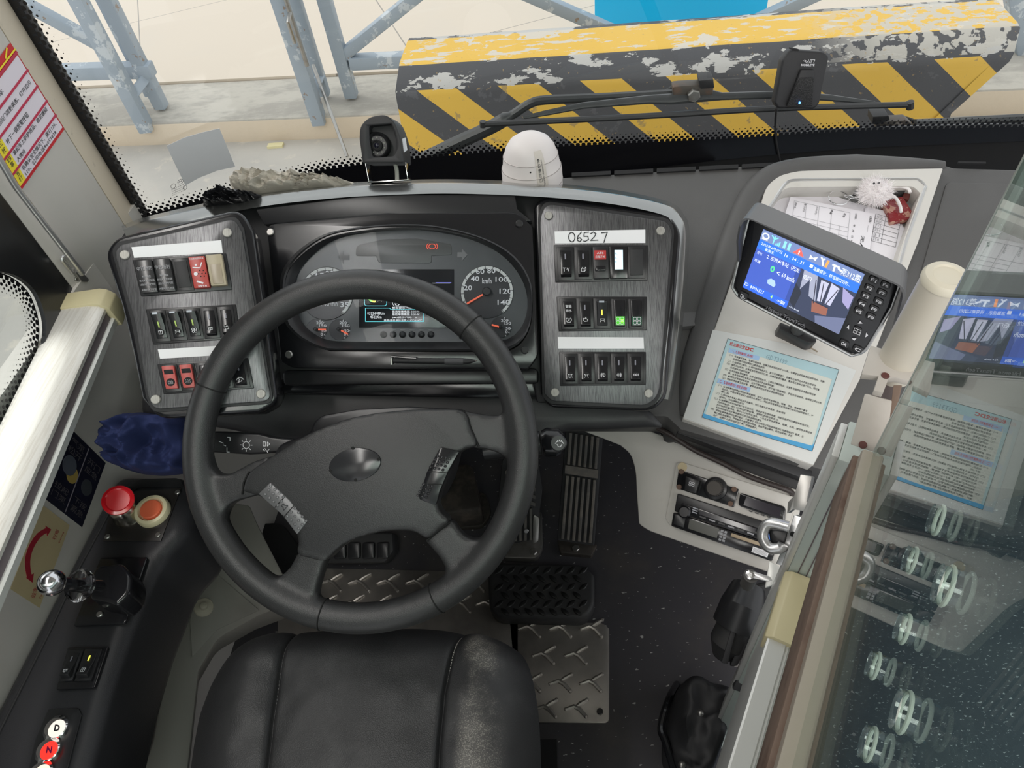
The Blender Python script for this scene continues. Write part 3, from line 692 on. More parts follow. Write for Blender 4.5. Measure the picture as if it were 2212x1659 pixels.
# ================================================================ switch panels
def rocker(par, q, kind='off', icon=None, text=None, led=None, name='rocker_switch', body=None, led_on=False, plate=None):
    """one rocker switch filling quad q"""
    r = q.box(name, .02, .0, .98, 1, 0, .0035, M['black_satin'], par, bev=.0006)
    body = body or M['black_gloss']
    if kind == 'blank':
        q.box('blank_cap', .14, .1, .86, .9, .003, .0046, M['black_matte'], r, bev=.0005); return r
    h = {'off': [(.10, .0045), (.45, .006), (.86, .0115), (.92, .004)], 'on': [(.08, .004), (.14, .0135), (.5, .0062), (.90, .0052)]}[kind]
    u0, u1 = .2, .82; m = MB(); vs = []
    for v, hh in h: vs += [q.at(u0, v, hh), q.at(u1, v, hh)]
    k = len(h)
    base = []
    for v, hh in h: base += [q.at(u0, v, .002), q.at(u1, v, .002)]
    n = 2*k; fs = [(2*i, 2*i+1, 2*i+3, 2*i+2) for i in range(k-1)]+[(n+2*i, n+2*i+2, n+2*i+3, n+2*i+1) for i in range(k-1)]
    fs += [(2*i, 2*i+2, n+2*i+2, n+2*i) for i in range(k-1)]+[(2*i+1, n+2*i+1, n+2*i+3, 2*i+3) for i in range(k-1)]+[(0, n, n+1, 1), (2*k-2, 2*k-1, n+2*k-1, n+2*k-2)]
    m.add(vs+base, fs); rk = m.build('rocker', body, r, bevel=.0008)
    def hat(v):
        for (a, b), (c, d) in zip(h, h[1:]):
            if a <= v <= c: return b+(d-b)*(v-a)/(c-a)
        return .005
    def rr(pts): return [q.at(u, v, hat(v)+.0007) for u, v in pts]
    lc = led or plain('led_dead', (.22, .22, .26), .4)
    if not plate:
        a, b = (.24, .38) if kind == 'off' else (.40, .55)
        MB().stroke(rr([(.5, a), (.5, b)]), q.w()*.085, q.n).build('indicator', lc, r)
    if kind == 'on':
        mm = MB()
        for dv in (.155, .185): mm.stroke([q.at(.36, dv-.02, .0144), q.at(.64, dv-.02, .0144)], .0009, q.n)
        mm.build('grip_line', plain('grip_line', (.55, .6, .68), .3), r)
    if icon:
        mm = MB(); mm.lathe(q.at(.52, .72, hat(.72)-.0004), q.n, [(q.w()*.21, 0), (q.w()*.21, .0009)], 20); mm.build('icon_disc', M['dark_deep'], r)
        mm = MB(); asp = q.w()/q.hgt()
        for pl_ in ICON[icon]: mm.stroke([q.at(.52+(u-.5)*.34, .72+(v-.5)*.34*asp, hat(.72+(v-.5)*.34*asp)+.0012) for u, v in pl_], .00055, q.n)
        mm.build('icon', M['white_ink'], r)
    if text:
        mm = MB()
        for s_, a, b, c, d in text: txt_into(mm, s_, sub3(q, a, b, c, d, hat), .0008, .01, 1)
        mm.build('lettering', M['white_ink'], r)
    return r
def sub3(q, a, b, c, d, hat):
    t = Q.__new__(Q); t.P = q.P; t.n = q.n; t.c = [q.at(a, b, hat(b)), q.at(c, b, hat(b)), q.at(c, d, hat(d)), q.at(a, d, hat(d))]; return t
fan = [loop(arc(.5+.22*dx, .5+.22*dy, .2, 0, 360, 10)) for dx in (-1, 1) for dy in (-1, 1)]
ICON = dict(
 lamp=[[(.1, .3), (.9, .3)], arc(.5, .3, .3, 0, 180, 8), [(.2, .75), (.1, .9)], [(.4, .8), (.38, 1)], [(.6, .8), (.62, 1)], [(.8, .75), (.9, .9)]],
 lamp2=[[(.1, .3), (.9, .3)], arc(.5, .3, .3, 0, 180, 8), [(.3, .78), (.15, .95)], [(.7, .78), (.85, .95)]],
 foggy=[arc(.6, .5, .3, -90, 90, 8), [(.6, .2), (.6, .8)]]+[[(.1, .3+.2*i), (.5, .22+.2*i)] for i in range(3)]+[[(.28, .1), (.28, .9)]],
 rfog=[arc(.35, .5, .25, 90, 270, 8), [(.35, .25), (.35, .75)]]+[[(.5, .3+.2*i), (.95, .3+.2*i)] for i in range(3)]+[[(.72, .1), (.72, .9)]],
 side=[arc(.3, .5, .2, -90, 90, 6), [(.3, .3), (.3, .7)], arc(.7, .5, .2, 90, 270, 6), [(.7, .3), (.7, .7)], [(.0, .3), (.15, .4)], [(.0, .5), (.15, .5)], [(.0, .7), (.15, .6)], [(1, .3), (.85, .4)], [(1, .5), (.85, .5)], [(1, .7), (.85, .6)]],
 door=[[(.2, .2), (.8, .2), (.8, .8), (.2, .8), (.2, .2)], [(.5, .2), (.5, .8)]],
 cube=[[(.15, .35), (.65, .35), (.65, .9), (.15, .9), (.15, .35), (.35, .1), (.85, .1), (.65, .35)], [(.85, .1), (.85, .65), (.65, .9)], [(.4, .5), (.4, .8)]],
 jug=[[(.15, .4), (.3, .3), (.7, .3), (.85, .5), (.85, .75), (.3, .8), (.15, .6), (.15, .4)], [(.05, .2), (.3, .3)], [(.45, .3), (.45, .15), (.65, .15)]],
 bus=[[(.1, .3), (.9, .3)], [(.2, .3), (.2, .6), (.8, .6), (.8, .3)], [(.1, .85), (.3, .6)], [(.9, .85), (.7, .6)]],
 fan=fan, z=[arc(.5, .5, .48, 0, 360, 16), [(.25, .3), (.75, .3), (.25, .7), (.75, .7)]],
 mist=[[(.1, .3), (.9, .3)], [(.2, .5), (.35, .4), (.5, .5), (.65, .4), (.8, .5)], [(.5, .5), (.5, .9), (.35, .75)], [(.15, .3), (.15, .7), (.85, .7), (.85, .3)]],
 horn=[[(.1, .4), (.4, .4), (.8, .2), (.8, .8), (.4, .6), (.1, .6), (.1, .4)]],
 bat=[[(.1, .35), (.9, .35), (.9, .85), (.1, .85), (.1, .35)], [(.2, .35), (.2, .2), (.35, .2), (.35, .35)], [(.65, .35), (.65, .2), (.8, .2), (.8, .35)], [(.2, .6), (.5, .7), (.5, .5), (.8, .6)]],
 wiper=[arc(.5, .9, .7, 200, 340, 10), [(.5, .9), (.3, .3)], [(.15, .62), (.3, .9), (.7, .9), (.85, .62)]])
def panel(P, outer, inner, screws, label):
    th = empty('control_panel', label, 'switch panel')
    slab('frame', outer, P, -.05, .004, M['black_gloss'], th, bev=.005, seg=3)
    slab('frame_rim', inner[0], P, .0, .0065, M['black_matte'], th, bev=.001)
    slab('face_plate', inner[1], P, .004, .009, FACE, th, bev=.0012)
    for x, y in screws: disc('screw_cover', (x, y), P, .0058, .009, .0115, M['screw_grey'], th, bev=.0008)
    return th
FACE = brushed('face_brushed', (.16, .16, .165), (.075, .075, .08), (1500, 45, 45), 1.0, .33, .65)
def grow(pts, k): 
    cx = sum(p[0] for p in pts)/len(pts); cy = sum(p[1] for p in pts)/len(pts)
    out = []
    for p in pts:
        d = Vector((p[0]-cx, p[1]-cy)); d = d+d.normalized()*k; out.append((cx+d.x, cy+d.y)+tuple(p[2:]))
    return out
inL = [(246, 545, 28), (262, 528), (506, 472, 34), (522, 500), (586, 866, 20), (330, 884, 20), (318, 850), (290, 690)]
inR = [(1166, 470, 36), (1180, 440, 20), (1440, 478, 22), (1452, 500, 16), (1424, 850, 26), (1400, 876, 20), (1190, 866, 20), (1176, 850)]
pl_ = panel(PL, [(226, 545, 30), (250, 512, 20), (520, 450, 40), (548, 500), (602, 870, 26), (560, 892), (340, 905, 36), (305, 860), (288, 770), (262, 660)], (grow(inL, 8), inL), [(270, 551), (491, 503), (564, 851), (337, 863)], 'brushed dark switch panel with red switches, left end of the dashboard')
pr_ = panel(PR, [(1152, 440, 20), (1180, 424, 20), (1448, 462, 26), (1472, 500, 20), (1440, 860, 30), (1410, 888, 20), (1185, 880, 20), (1168, 850)], (grow(inR, 8), inR), [(1185, 466), (1427, 499), (1401, 850), (1199, 848)], 'brushed dark switch panel with handwritten 06527 tape and green lit fan switch')
def bank(par, P, tl, tr, br, bl, specs):
    qq = Q(P, tl, tr, br, bl, .009); qq.box('switch_bank_frame', -.03, -.06, 1.03, 1.06, -.004, .0022, M['black_satin'], par, bev=.001)
    n = len(specs)
    for i, sp in enumerate(specs):
        if sp is None: continue
        sp(par, qq.sub(i/n, 0, (i+1)/n, 1)) if callable(sp) else rocker(par, qq.sub(i/n, 0, (i+1)/n, 1), **sp)
def fire(par, q):
    r = q.box('fire_switch_cover', .04, .0, .96, 1, 0, .008, plain('smoked', (.035, .035, .037), .2), par, bev=.001); mm = MB()
    for s_, v0, v1 in (('中远消防', .2, .33), ('车载', .48, .55), ('自动灭火控制器', .6, .67), ('启动按钮', .72, .79), ('火警时按下按钮', .88, .95)):
        w = min(.42, .08*len(s_)+.1); txt_into(mm, s_, q.sub(.5-w, v0, .5+w, v1), .0087, .005, 1)
    mm.build('lettering', M['grey_ink'], r)
def alarm(par, q):
    r = q.box('alarm_button', .04, .02, .96, .98, 0, .009, M['red_pl'], par, bev=.001); mm = MB()
    for k in range(6): a = k*PI/3; mm.lathe(q.at(.66+.2*math.cos(a), .55+.1*math.sin(a), .009), q.n, [(.0008, 0), (.0008, .0003)], 8)
    mm.lathe(q.at(.66, .55, .009), q.n, [(.0008, 0), (.0008, .0003)], 8); mm.build('sound_hole', M['dark_deep'], r)
    mm = MB(); txt_into(mm, '无线发射报警开关', q.sub(.08, .06, .9, .12), .0094, .004, 1); txt_into(mm, '报警专用', q.sub(.3, .9, .8, .96), .0094, .004, 1)
    mm.stroke([q.at(.2, .35, .0092), q.at(.6, .38, .0092), q.at(.75, .22, .0092)], .0012, q.n); mm.lathe(q.at(.4, .28, .0092), q.n, [(.0013, 0), (.0013, .0003)], 10)
    mm.lathe(q.at(.3, .55, .0092), q.n, [(.0024, 0), (.0024, .0003)], 10); mm.stroke([q.at(.3, .78, .0092), q.at(.6, .84, .0092)], .002, q.n)
    mm.build('lettering', M['paper'], r)
def flip(par, q):
    r = q.box('flip_cover', .04, .0, .96, .95, 0, .010, M['beige_pl'], par, bev=.0012); q.box('cover_window', .2, .3, .82, .9, .009, .0108, plain('beige2', (.36, .30, .22), .3), r, bev=.0004)
def ats(par, q):
    r = q.box('ats_switch', .06, .02, .94, 1, 0, .008, M['black_satin'], par, bev=.001)
    q.box('red_tag', .14, .14, .8, .42, .008, .0092, M['red_ink'], r); q.box('finger_bar', .16, .62, .76, .78, .008, .0115, M['black_gloss'], r, bev=.001)
    mm = MB(); txt_into(mm, 'ATS', q.sub(.28, .19, .66, .26), .0096, .01, 1); txt_into(mm, '应急开关', q.sub(.2, .3, .74, .38), .0096, .005, 1); mm.build('lettering', M['white_ink'], r)
def lcdm(par, q):
    r = q.box('display_module', .0, .0, 1, 1, 0, .006, M['black_gloss'], par, bev=.0008)
    q.box('lit_display', .28, .12, .74, .72, .006, .0066, emit('lcd_pale', (.62, .85, .95), 1.0), r); mm = MB()
    for k in range(3): txt_into(mm, 'RLE'[k]+'.', q.sub(.32, .2+k*.13, .44, .26+k*.13), .0068, 0, 1)
    mm.build('display_marks', plain('lcdink', (.15, .25, .4), .5), r)
def fanb(lit):
    def f_(par, q):
        r = q.box('fan_switch', .06, .02, .94, 1, 0, .0045, M['black_satin'], par, bev=.0008)
        q.box('rocker', .2, .08, .84, .94, .003, .010 if lit else .0075, M['black_gloss'], r, bev=.001); hh = .0102 if lit else .0077
        q.box('lit_window', .3 if lit else .24, .62, .82, .9, hh-.0004, hh+.0002, emit('fan_green', (.06, .55, .02), .8) if lit else plain('fan_dim', (.02, .12, .06), .3), r)
        t = q.sub(.28, .62, .82, .9); t.lines('fan_icon', fan, .0007, M['white_ink'], r, hh+.0006)
        if lit: t.lines('glow_dot', [[(.7, .5), (.78, .5)]], .0042, emit('glow_green', (.3, 1, .05), 1.2), r, hh+.0004)
    return f_
off = lambda ic: dict(icon=ic)
on = lambda ic, led='led_yellow': dict(kind='on', icon=ic, led=M[led])
bank(pl_, PL, (294, 566), (484, 552), (496, 622), (310, 636), [fire, fire, dict(kind='blank'), alarm, flip])
bank(pl_, PL, (322, 672), (505, 662), (514, 728), (336, 740), [on('door', 'led_green'), on('bus', 'led_green'), on('fan', 'led_green'), off('mist'), off('jug')])
def sosb(icon, tx=None):
    def f_(par, q):
        r = q.box('guarded_switch', .02, .0, .98, 1, 0, .0035, M['black_satin'], par, bev=.0006)
        q.box('red_guard', .16, .05, .86, .9, .003, .010, M['red_switch'], r, bev=.0012); q.box('guard_slot', .26, .2, .78, .36, .0095, .0104, M['dark_deep'], r, bev=.0002)
        mm = MB(); mm.lathe(q.at(.52, .66, .010), q.n, [(q.w()*.24, 0), (q.w()*.24, .0006)], 20); mm.build('icon_disc', M['dark_deep'], r)
        if tx: txt('lettering', tx, q.sub(.36, .6, .68, .72), M['grey_ink'], r, .0109, 0, 1)
        else: q.sub(.36, .58, .68, .74).lines('icon', ICON[icon], .0005, M['grey_ink'], r, .0109)
    return f_
bank(pl_, PL, (347, 790), (532, 777), (543, 836), (359, 848), [sosb('bat'), sosb('x', 'SOS'), off('foggy'), off('mist'), off('wiper')])
bank(pr_, PR, (1202, 534), (1394, 534), (1394, 602), (1205, 606), [dict(text=[('T·V', .34, .66, .72, .78)]), off('cube'), ats, lcdm, dict(kind='blank')])
bank(pr_, PR, (1208, 645), (1392, 645), (1392, 710), (1212, 712), [dict(text=[('智能', .36, .22, .72, .32), ('排水', .36, .36, .72, .46)], icon='z', plate=True), off('jug'), on('bus'), fanb(True), fanb(False)])
bank(pr_, PR, (1213, 764), (1390, 764), (1390, 828), (1215, 830), [off('lamp'), off('lamp2'), off('foggy'), off('rfog'), off('side')])
for P, q4, par, s_ in ((PL, [(284, 534), (478, 519), (481, 546), (290, 557)], pl_, None), (PL, [(341, 755), (523, 744), (526, 764), (346, 775)], pl_, None), (PR, [(1198, 500), (1394, 496), (1394, 525), (1199, 526)], pr_, '06527'), (PR, [(1205, 728), (1390, 729), (1391, 753), (1206, 753)], pr_, None)):
    q = Q(P, *q4, .009); t_ = q.box('white_tape', 0, 0, 1, 1, 0, .0004, M['white_tape'], par)
    if s_:
        hw = [loop(arc(.19, .5, .035, 60, 420, 14, ry=.38)), [(.30, .1), (.26, .4), (.25, .75), (.275, .88), (.30, .72), (.28, .55), (.25, .65)], [(.38, .12), (.33, .15), (.325, .45), (.37, .45), (.375, .7), (.34, .85), (.32, .82)], [(.40, .25), (.43, .12), (.46, .25), (.44, .5), (.40, .78), (.48, .76)], [(.52, .2), (.585, .15), (.565, .5), (.545, .95)]]
        q.lines('handwriting', hw, .0013, M['dark_ink'], t_, .0006)
# ================================================================ steering wheel
SW = Pl(T(775, 973, .87), (0, -.6, .8))
Cw = SW(772, 970); xw = Vector((1, 0, 0)); yw = SW.n.cross(xw)
def wp_(a, r, h=0): return Cw+(xw*math.cos(math.radians(a))+yw*math.sin(math.radians(a)))*r+SW.n*h
sw = empty('steering_wheel', 'large black leather-grained four-spoke steering wheel with blank oval hub badge', 'steering wheel')
def ang_of(px, py):
    d = SW(px, py)-Cw; return math.degrees(math.atan2(d.dot(yw), d.dot(xw)))
RR = .1985
MB().tube([wp_(a, RR) for a in range(0, 360, 4)], .0185, 20, closed=True).build('c', None)
core = bpy.data.objects['c']
def web(pts, h0=-.016, h1=.008):
    return MB().prism([SW(x, y, h1) for x, y in rp(pts)], SW.n*(h0-h1))
m = MB(); m.tube([wp_(a, RR) for a in range(0, 360, 4)], .0185, 20, closed=True)
def joined():
    bm = bmesh.new()
    bpy.data.objects.remove(core)
    return m
m = joined()
for pts in ([(415, 940), (446, 985, 14), (458, 1024, 14), (490, 1027, 16), (538, 1000), (580, 985), (600, 1060), (540, 1074), (490, 1088, 20), (476, 1132, 20), (445, 1150), (405, 1100)],
            [(440, 1130), (478, 1135), (486, 1170, 20), (515, 1218, 20), (552, 1254, 20), (590, 1256, 20), (622, 1232, 20), (640, 1196), (660, 1180), (705, 1205), (686, 1262, 20), (678, 1300, 14), (706, 1318), (700, 1355), (580, 1320), (470, 1220)],
            [(985, 884), (1040, 895), (1082, 899, 16), (1098, 880), (1130, 930), (1130, 1010), (1106, 1008), (1098, 990, 20), (1060, 972, 14), (1020, 968), (980, 930)],
            [(930, 1150), (974, 1122), (1000, 1160, 20), (1030, 1170, 20), (1058, 1152, 16), (1075, 1125), (1110, 1120), (1060, 1240), (950, 1300), (935, 1290), (962, 1262, 14), (964, 1234, 20), (948, 1204), (915, 1168)]):
    w_ = web(pts); m.add(w_.v, w_.f)
rimo = fuse(m.build('rim', M['wheel_leather'], sw), .0030, 14, .6)
# rounded flares where rim meets spokes come from the smoothing above
smat = plain('seam', (.004, .004, .004), .8)
for px, py in ((440, 830), (1030, 692), (695, 1345), (944, 1294)):
    a = ang_of(px, py)
    ring = MB(); c_ = wp_(a, RR); t_ = (wp_(a+1, RR)-c_).normalized()
    u_ = (c_-Cw).normalized(); pts = [c_+(u_*math.cos(b*PI/12)+SW.n*math.sin(b*PI/12))*.0184 for b in range(24)]
    ring.tube(pts, .0008, 6, closed=True); ring.build('seam', smat, sw, smooth=True)
def stroke3(name, pts, w, h, mat, par, P=SW):
    return MB().tube([P(x, y, h) for x, y in pts], w, 6).build(name, mat, par, smooth=True)
hub = [(524, 1062), (528, 1040), (540, 1018), (600, 978), (666, 938), (757, 903), (850, 888), (930, 884), (1000, 888), (1016, 925), (1030, 962), (1000, 972), (978, 995), (958, 1040), (944, 1085), (952, 1108), (970, 1126), (948, 1146), (922, 1165), (895, 1149), (850, 1146), (800, 1154), (760, 1168), (728, 1188), (702, 1212), (672, 1208), (641, 1197), (643, 1160), (620, 1128), (590, 1092), (556, 1070)]
def pad(name, pts, P, h, mat, par, rim=.012, depth=.02, bump=None, c=None):
    pr = [(1, -rim*.6), (.985, -rim*.15), (.965, 0), (.92, h*.35), (.8, h*.65), (.6, h*.9), (.35, h), (.12, h)]
    return dome(name, pts, P, pr, mat, par, bump, depth, c)
P_ = Pl(SW.o+SW.n*.010, SW.n)
ho = fuse(MB().prism([SW(p.x, p.y, .0165) for p in spline(hub, 4)], SW.n*-.03).build('hub_pad', M['wheel_leather'], sw), .0028, 9, .5)
for v_ in ho.data.vertices:
    k = (v_.co-Cw).dot(SW.n)
    if k > 0: d_ = (v_.co-Cw-yw*-.035); q_ = (d_.dot(xw)/.135)**2+(d_.dot(yw)/.09)**2; v_.co += SW.n*.008*max(0, 1-q_)
MB().tube([SW(x, y, -.002) for x, y in [(700, 1216), (670, 1212), (640, 1200)]], .0012, 6).build('seam', smat, sw)
MB().tube([SW(x, y, .0095) for x, y in [(523, 1068), (526, 1043), (538, 1019)]], .0012, 6).build('seam', smat, sw)
MB().tube([SW(x, y, .0095) for x, y in [(1002, 888), (1018, 928), (1034, 966)]], .0012, 6).build('seam', smat, sw)
MB().tube([SW(x, y, .0095) for x, y in [(972, 1127), (922, 1167)]], .0012, 6).build('seam', smat, sw)
# blank oval badge
BP = Pl(SW.o+SW.n*.0262, SW.n)
bo = [(766+56*math.cos(t*PI/16)*1.0, 1004+36*math.sin(t*PI/16)-6*math.cos(t*PI/16)) for t in range(32)]
bb = MB().prism([BP(x, y) for x, y in bo], BP.n*-.006).build('hub_badge', plain('badge', (.03, .03, .033), .16, grain=(200, .02)), sw, bevel=.0012)
for x, y in ((762, 968), (818, 992), (768, 1037), (714, 1016)):
    disc('badge_hole', (x, y), BP, .0018, 0, .0006, smat, bb)
def horn(pts, mat, nm, dots, hh, P=P_):
    o = MB().prism([P(x, y, hh) for x, y in rp(pts)], P.n*-.008).build(nm, mat, sw, bevel=.0015)
    mm = MB()
    for x, y in dots: mm.ball(P(x, y, hh+.0002), .0019, 6, (1, 1, .6))
    mm.build('grip_dots', mat, o, smooth=True); return o
hm2 = plain('horn_grey', (.17, .17, .175), .35, .4)
dots = []
for i in range(4):
    for j in range(3): dots.append((585+i*9+j*-8+(4 if j else 0), 1049+i*8+j*9))
for i in range(4):
    for j in range(3): dots.append((637+i*8-j*8, 1098+i*9+j*8))
h1 = horn([(583, 1042, 6), (625, 1080), (663, 1128, 8), (641, 1155, 4), (612, 1115), (558, 1067, 4)], hm2, 'horn_button', dots, .0122)
mm = MB()
for a_, b_ in (((615, 1073), (594, 1096)), ((634, 1093), (613, 1117))): mm.stroke([P_(*a_, .0124), P_(*b_, .0124)], .001, P_.n)
mm.build('button_joint', smat, h1)
Q(P_, (613, 1082), (625, 1094), (614, 1106), (602, 1094), .0123).lines('horn_symbol', [[(.2, .3), (.2, .7), (.45, .65), (.8, .9), (.8, .1), (.45, .35), (.2, .3)]], .0009, M['dark_ink'], h1)
dots = [(945+i*9-j*5, 985+i*0+j*8+i*2) for i in range(4) for j in range(4)]+[(915+i*9-j*4, 1046+j*8+i*2) for i in range(3) for j in range(4)]
h2 = horn([(951, 966, 6), (992, 975, 4), (968, 1018), (950, 1060), (941, 1092, 4), (904, 1078, 6), (922, 1020)], M['black_gloss'], 'horn_button', dots, .0140)
mm = MB()
for a_, b_ in (((926, 1018), (968, 1022)), ((914, 1046), (955, 1046))): mm.stroke([P_(*a_, .0142), P_(*b_, .0142)], .0008, P_.n)
mm.build('button_joint', smat, h2)
# ---- steering column with stalks
CP = Pl(SW.o-SW.n*.045, SW.n)
col = empty('steering_column', 'black steering column shroud with indicator and wiper stalks behind the wheel', 'steering column')
slab('column_shroud', [(668, 935, 20), (676, 905, 20), (760, 888), (900, 880), (960, 884, 14), (975, 930), (950, 1040, 20), (920, 1100), (640, 1100), (560, 1040), (600, 960)], CP, -.12, .012, M['black_satin'], col, bev=.012, seg=3)
CP2 = Pl(CP.o-SW.n*.02, SW.n)
slab('shroud_top', [(672, 922, 20), (690, 898, 20), (770, 884), (880, 878), (1000, 884), (1002, 960), (690, 960)], SW, -.05, -.019, M['black_satin'], col, bev=.004)
st = MB().prism([CP2(x, y, .012) for x, y in rp([(444, 932, 6), (470, 932), (560, 937), (585, 944), (640, 950), (640, 972), (575, 980), (540, 982), (440, 976, 6)])], CP2.n*-.022).build('indicator_stalk', M['black_satin'], col, bevel=.004, seg=3)
mm = MB(); q = Q(CP2, (470, 940), (600, 945), (600, 980), (470, 978), .012)
q.lines('stalk_symbols', [loop(arc(.48, .52, .055, ry=.2))]+[[(.48+.075*math.cos(a), .52+.28*math.sin(a)), (.48+.1*math.cos(a), .52+.38*math.sin(a))] for a in [k*PI/4 for k in range(8)]]+[[(.16, .7), (.16, .95), (.2, .95)], [(.17, .1), (.21, .1), (.21, .3)], [(.03, .35), (.1, .45)], [(.1, .55), (.14, .6)]]+[[(.76+.0*k, .3), (.76, .55), (.80, .55), (.80, .3), (.76, .3)] for k in (0,)]+[[(.83, .3), (.87, .42), (.83, .55), (.83, .3)], [(.76, .75), (.79, .85)], [(.86, .75), (.83, .85)], [(.79, .7), (.84, .95)]], .0008, M['white_ink'], st)
wk = MB().tube([CP2(1045, 975, .0), CP2(1090, 967, .0), CP2(1168, 957, .0)], [.012, .014, .0155], 14).build('wiper_stalk', M['black_satin'], col, smooth=True)
MB().tube([CP2(1172, 956, .0), CP2(1180, 955, .0), CP2(1205, 957, .0), CP2(1214, 958, 0)], [.0155, .0185, .0185, .014], 18).build('stalk_knob', M['black_gloss'], col, smooth=True)
o_ = CP2(1206, 957, .016); dd = -ray(1206, 957)
kb = MB().lathe(o_, dd, [(.0105, 0), (.0105, .004), (.009, .0052)], 20).build('stalk_button', M['black_satin'], col, smooth=True)
pq = Pl(o_+dd*.0056, dd); qq = Q(pq, (1201, 949), (1216, 949), (1216, 966), (1201, 966)); qq.lines('stalk_symbols', [arc(.5, .9, .7, 210, 330, 6), [(.15, .62), (.35, .95), (.65, .95), (.85, .62)], [(.2, .1), (.3, .3)], [(.5, .05), (.5, .25)], [(.8, .1), (.7, .3)]], .0007, M['white_ink'], kb)
# column down to the floor, ignition lock and gaiter
c0 = Cw-SW.n*.12
MB().tube([c0, c0-SW.n*.30], [.05, .038], 16).build('column_tube', M['dark_deep'], col, smooth=True)
MB().tube([c0-SW.n*.28, Z(950, 1060, .03)], [.038, .03], 12).build('column_shaft', M['rubber'], col, smooth=True)
g_ = empty('column_boot', 'dusty black box-shaped boot at the foot of the steering column', 'boot')
dusty = plain('dusty_black', (.035, .03, .026), .6, dirt=(25, .45, .7, (.10, .08, .065)))
slab('boot_body', [(900, 1010, 16), (1020, 1000, 16), (1040, 1100, 10), (930, 1115, 10), (880, 1105)], Pl((0, 0, .10), (0, 0, 1)), -.07, 0, dusty, g_, bev=.01)
slab('boot_flange', [(890, 1080), (1050, 1060, 20), (1062, 1110, 16), (1040, 1138, 10), (930, 1142)], Pl((0, 0, .0), (0, 0, 1)), 0, .014, dusty, g_, bev=.004)
# ================================================================ pedals and floor fittings
FL = Pl((0, 0, 0), (0, 0, 1))
def ped(px0, px1, bot_z, tilt):
    b_ = Z(*px0, bot_z); return Pl(b_, (0, -math.sin(math.radians(tilt)), math.cos(math.radians(tilt))))
pm = plain('pedal_rubber', (.085, .08, .074), .6, dirt=(18, .4, .8, (.18, .155, .13)), grain=(120, .2)); groove = plain('pedal_groove', (.02, .02, .022), .7)
AP = ped((1245, 1180), None, .05, 52)
acc = empty('accelerator_pedal', 'wide ribbed rubber accelerator pedal right of the steering wheel rim', 'pedal')
slab('pedal_pad', [(1222, 926, 4), (1303, 940, 4), (1284, 1180, 4), (1204, 1168, 4)], AP, -.016, -.003, groove, acc, bev=.003)
q = Q(AP, (1225, 928), (1300, 940), (1283, 1178), (1206, 1167))
for i in range(6):
    u = .07+i*.155; q.box('rib', u, .02, u+.085, .30, -.003, .0035, pm, acc, bev=.001); q.box('rib', u, .40, u+.085, .98, -.003, .0035, pm, acc, bev=.001)
q.box('cross_band', .03, .31, .97, .385, -.003, .0015, pm, acc)
slab('mount_plate', [(1203, 1165), (1290, 1175), (1278, 1200, 4), (1210, 1194, 4)], FL, .0, .016, dusty, acc, bev=.003)
disc('mount_bolt', (1244, 1186), FL, .008, .016, .022, M['steel'], acc, bev=.001, seg=6)
MB().tube([AP(1250, 1100, -.01), AP(1250, 1100, -.01)+Vector((0, .05, -.08))], .02, 10).build('pivot_strut', M['dark_deep'], acc)
BP2 = ped((1130, 1170), None, .05, 55)
brk = empty('brake_pedal', 'ribbed rubber brake pedal on a grey steel base, seen through the wheel', 'pedal')
slab('pedal_pad', [(1085, 990, 8), (1160, 975, 8), (1172, 1060), (1158, 1165, 16), (1110, 1176, 16), (1090, 1160), (1076, 1080)], BP2, -.016, -.003, groove, brk, bev=.003)
q = Q(BP2, (1088, 995), (1160, 980), (1158, 1170), (1095, 1175))
for i in range(6):
    v = .05+i*.085; q.poly('rib', [(.04, v+.07), (.48, v-.02), (.48, v+.02), (.04, v+.11)], -.003, .003, pm, brk); q.poly('rib', [(.52, v-.02), (.96, v+.07), (.96, v+.11), (.52, v+.02)], -.003, .003, pm, brk)
for i in range(5): q.box('rib', .08+i*.175, .60, .16+i*.175, .97, -.003, .003, pm, brk)
slab('base_plate', [(1085, 1090), (1170, 1105), (1173, 1180, 12), (1160, 1207, 14), (1090, 1205), (1080, 1150)], FL, 0, .02, plain('base_grey', (.20, .19, .18), .4, .6, dirt=(30, .5, .5, (.12, .1, .08))), brk, bev=.004)
slab('side_bracket', [(1152, 1112, 6), (1165, 1118, 6), (1163, 1170, 6), (1150, 1176)], BP2, -.05, .002, M['steel'], brk, bev=.003)
disc('mount_bolt', (1153, 1194), FL, .009, .02, .028, M['steel'], brk, bev=.002, seg=6)
disc('pivot_pin', (1137, 1146), BP2, .005, .002, .006, M['silver'], brk, bev=.001, seg=14)
fb = empty('floor_switch_box', 'black four-button foot switch box on the floor behind the wheel hub', 'switch box')
FBP = Pl(Z(800, 1180, .05), (0, -.4, .9))
slab('box_body', [(700, 1150), (848, 1150), (850, 1190), (832, 1216, 10), (700, 1218)], FBP, -.05, 0, M['rubber'], fb, bev=.006)
for i in range(4):
    x = 720+i*31; slab('foot_button', [(x, 1172, 5), (x+26, 1170, 5), (x+26, 1206, 5), (x, 1208, 5)], FBP, 0, .010, M['black_satin'], fb, bev=.003)
treadm = plain('tread_steel', (.50, .47, .43), .38, .75, dirt=(5, .42, .6, (.17, .155, .14)))
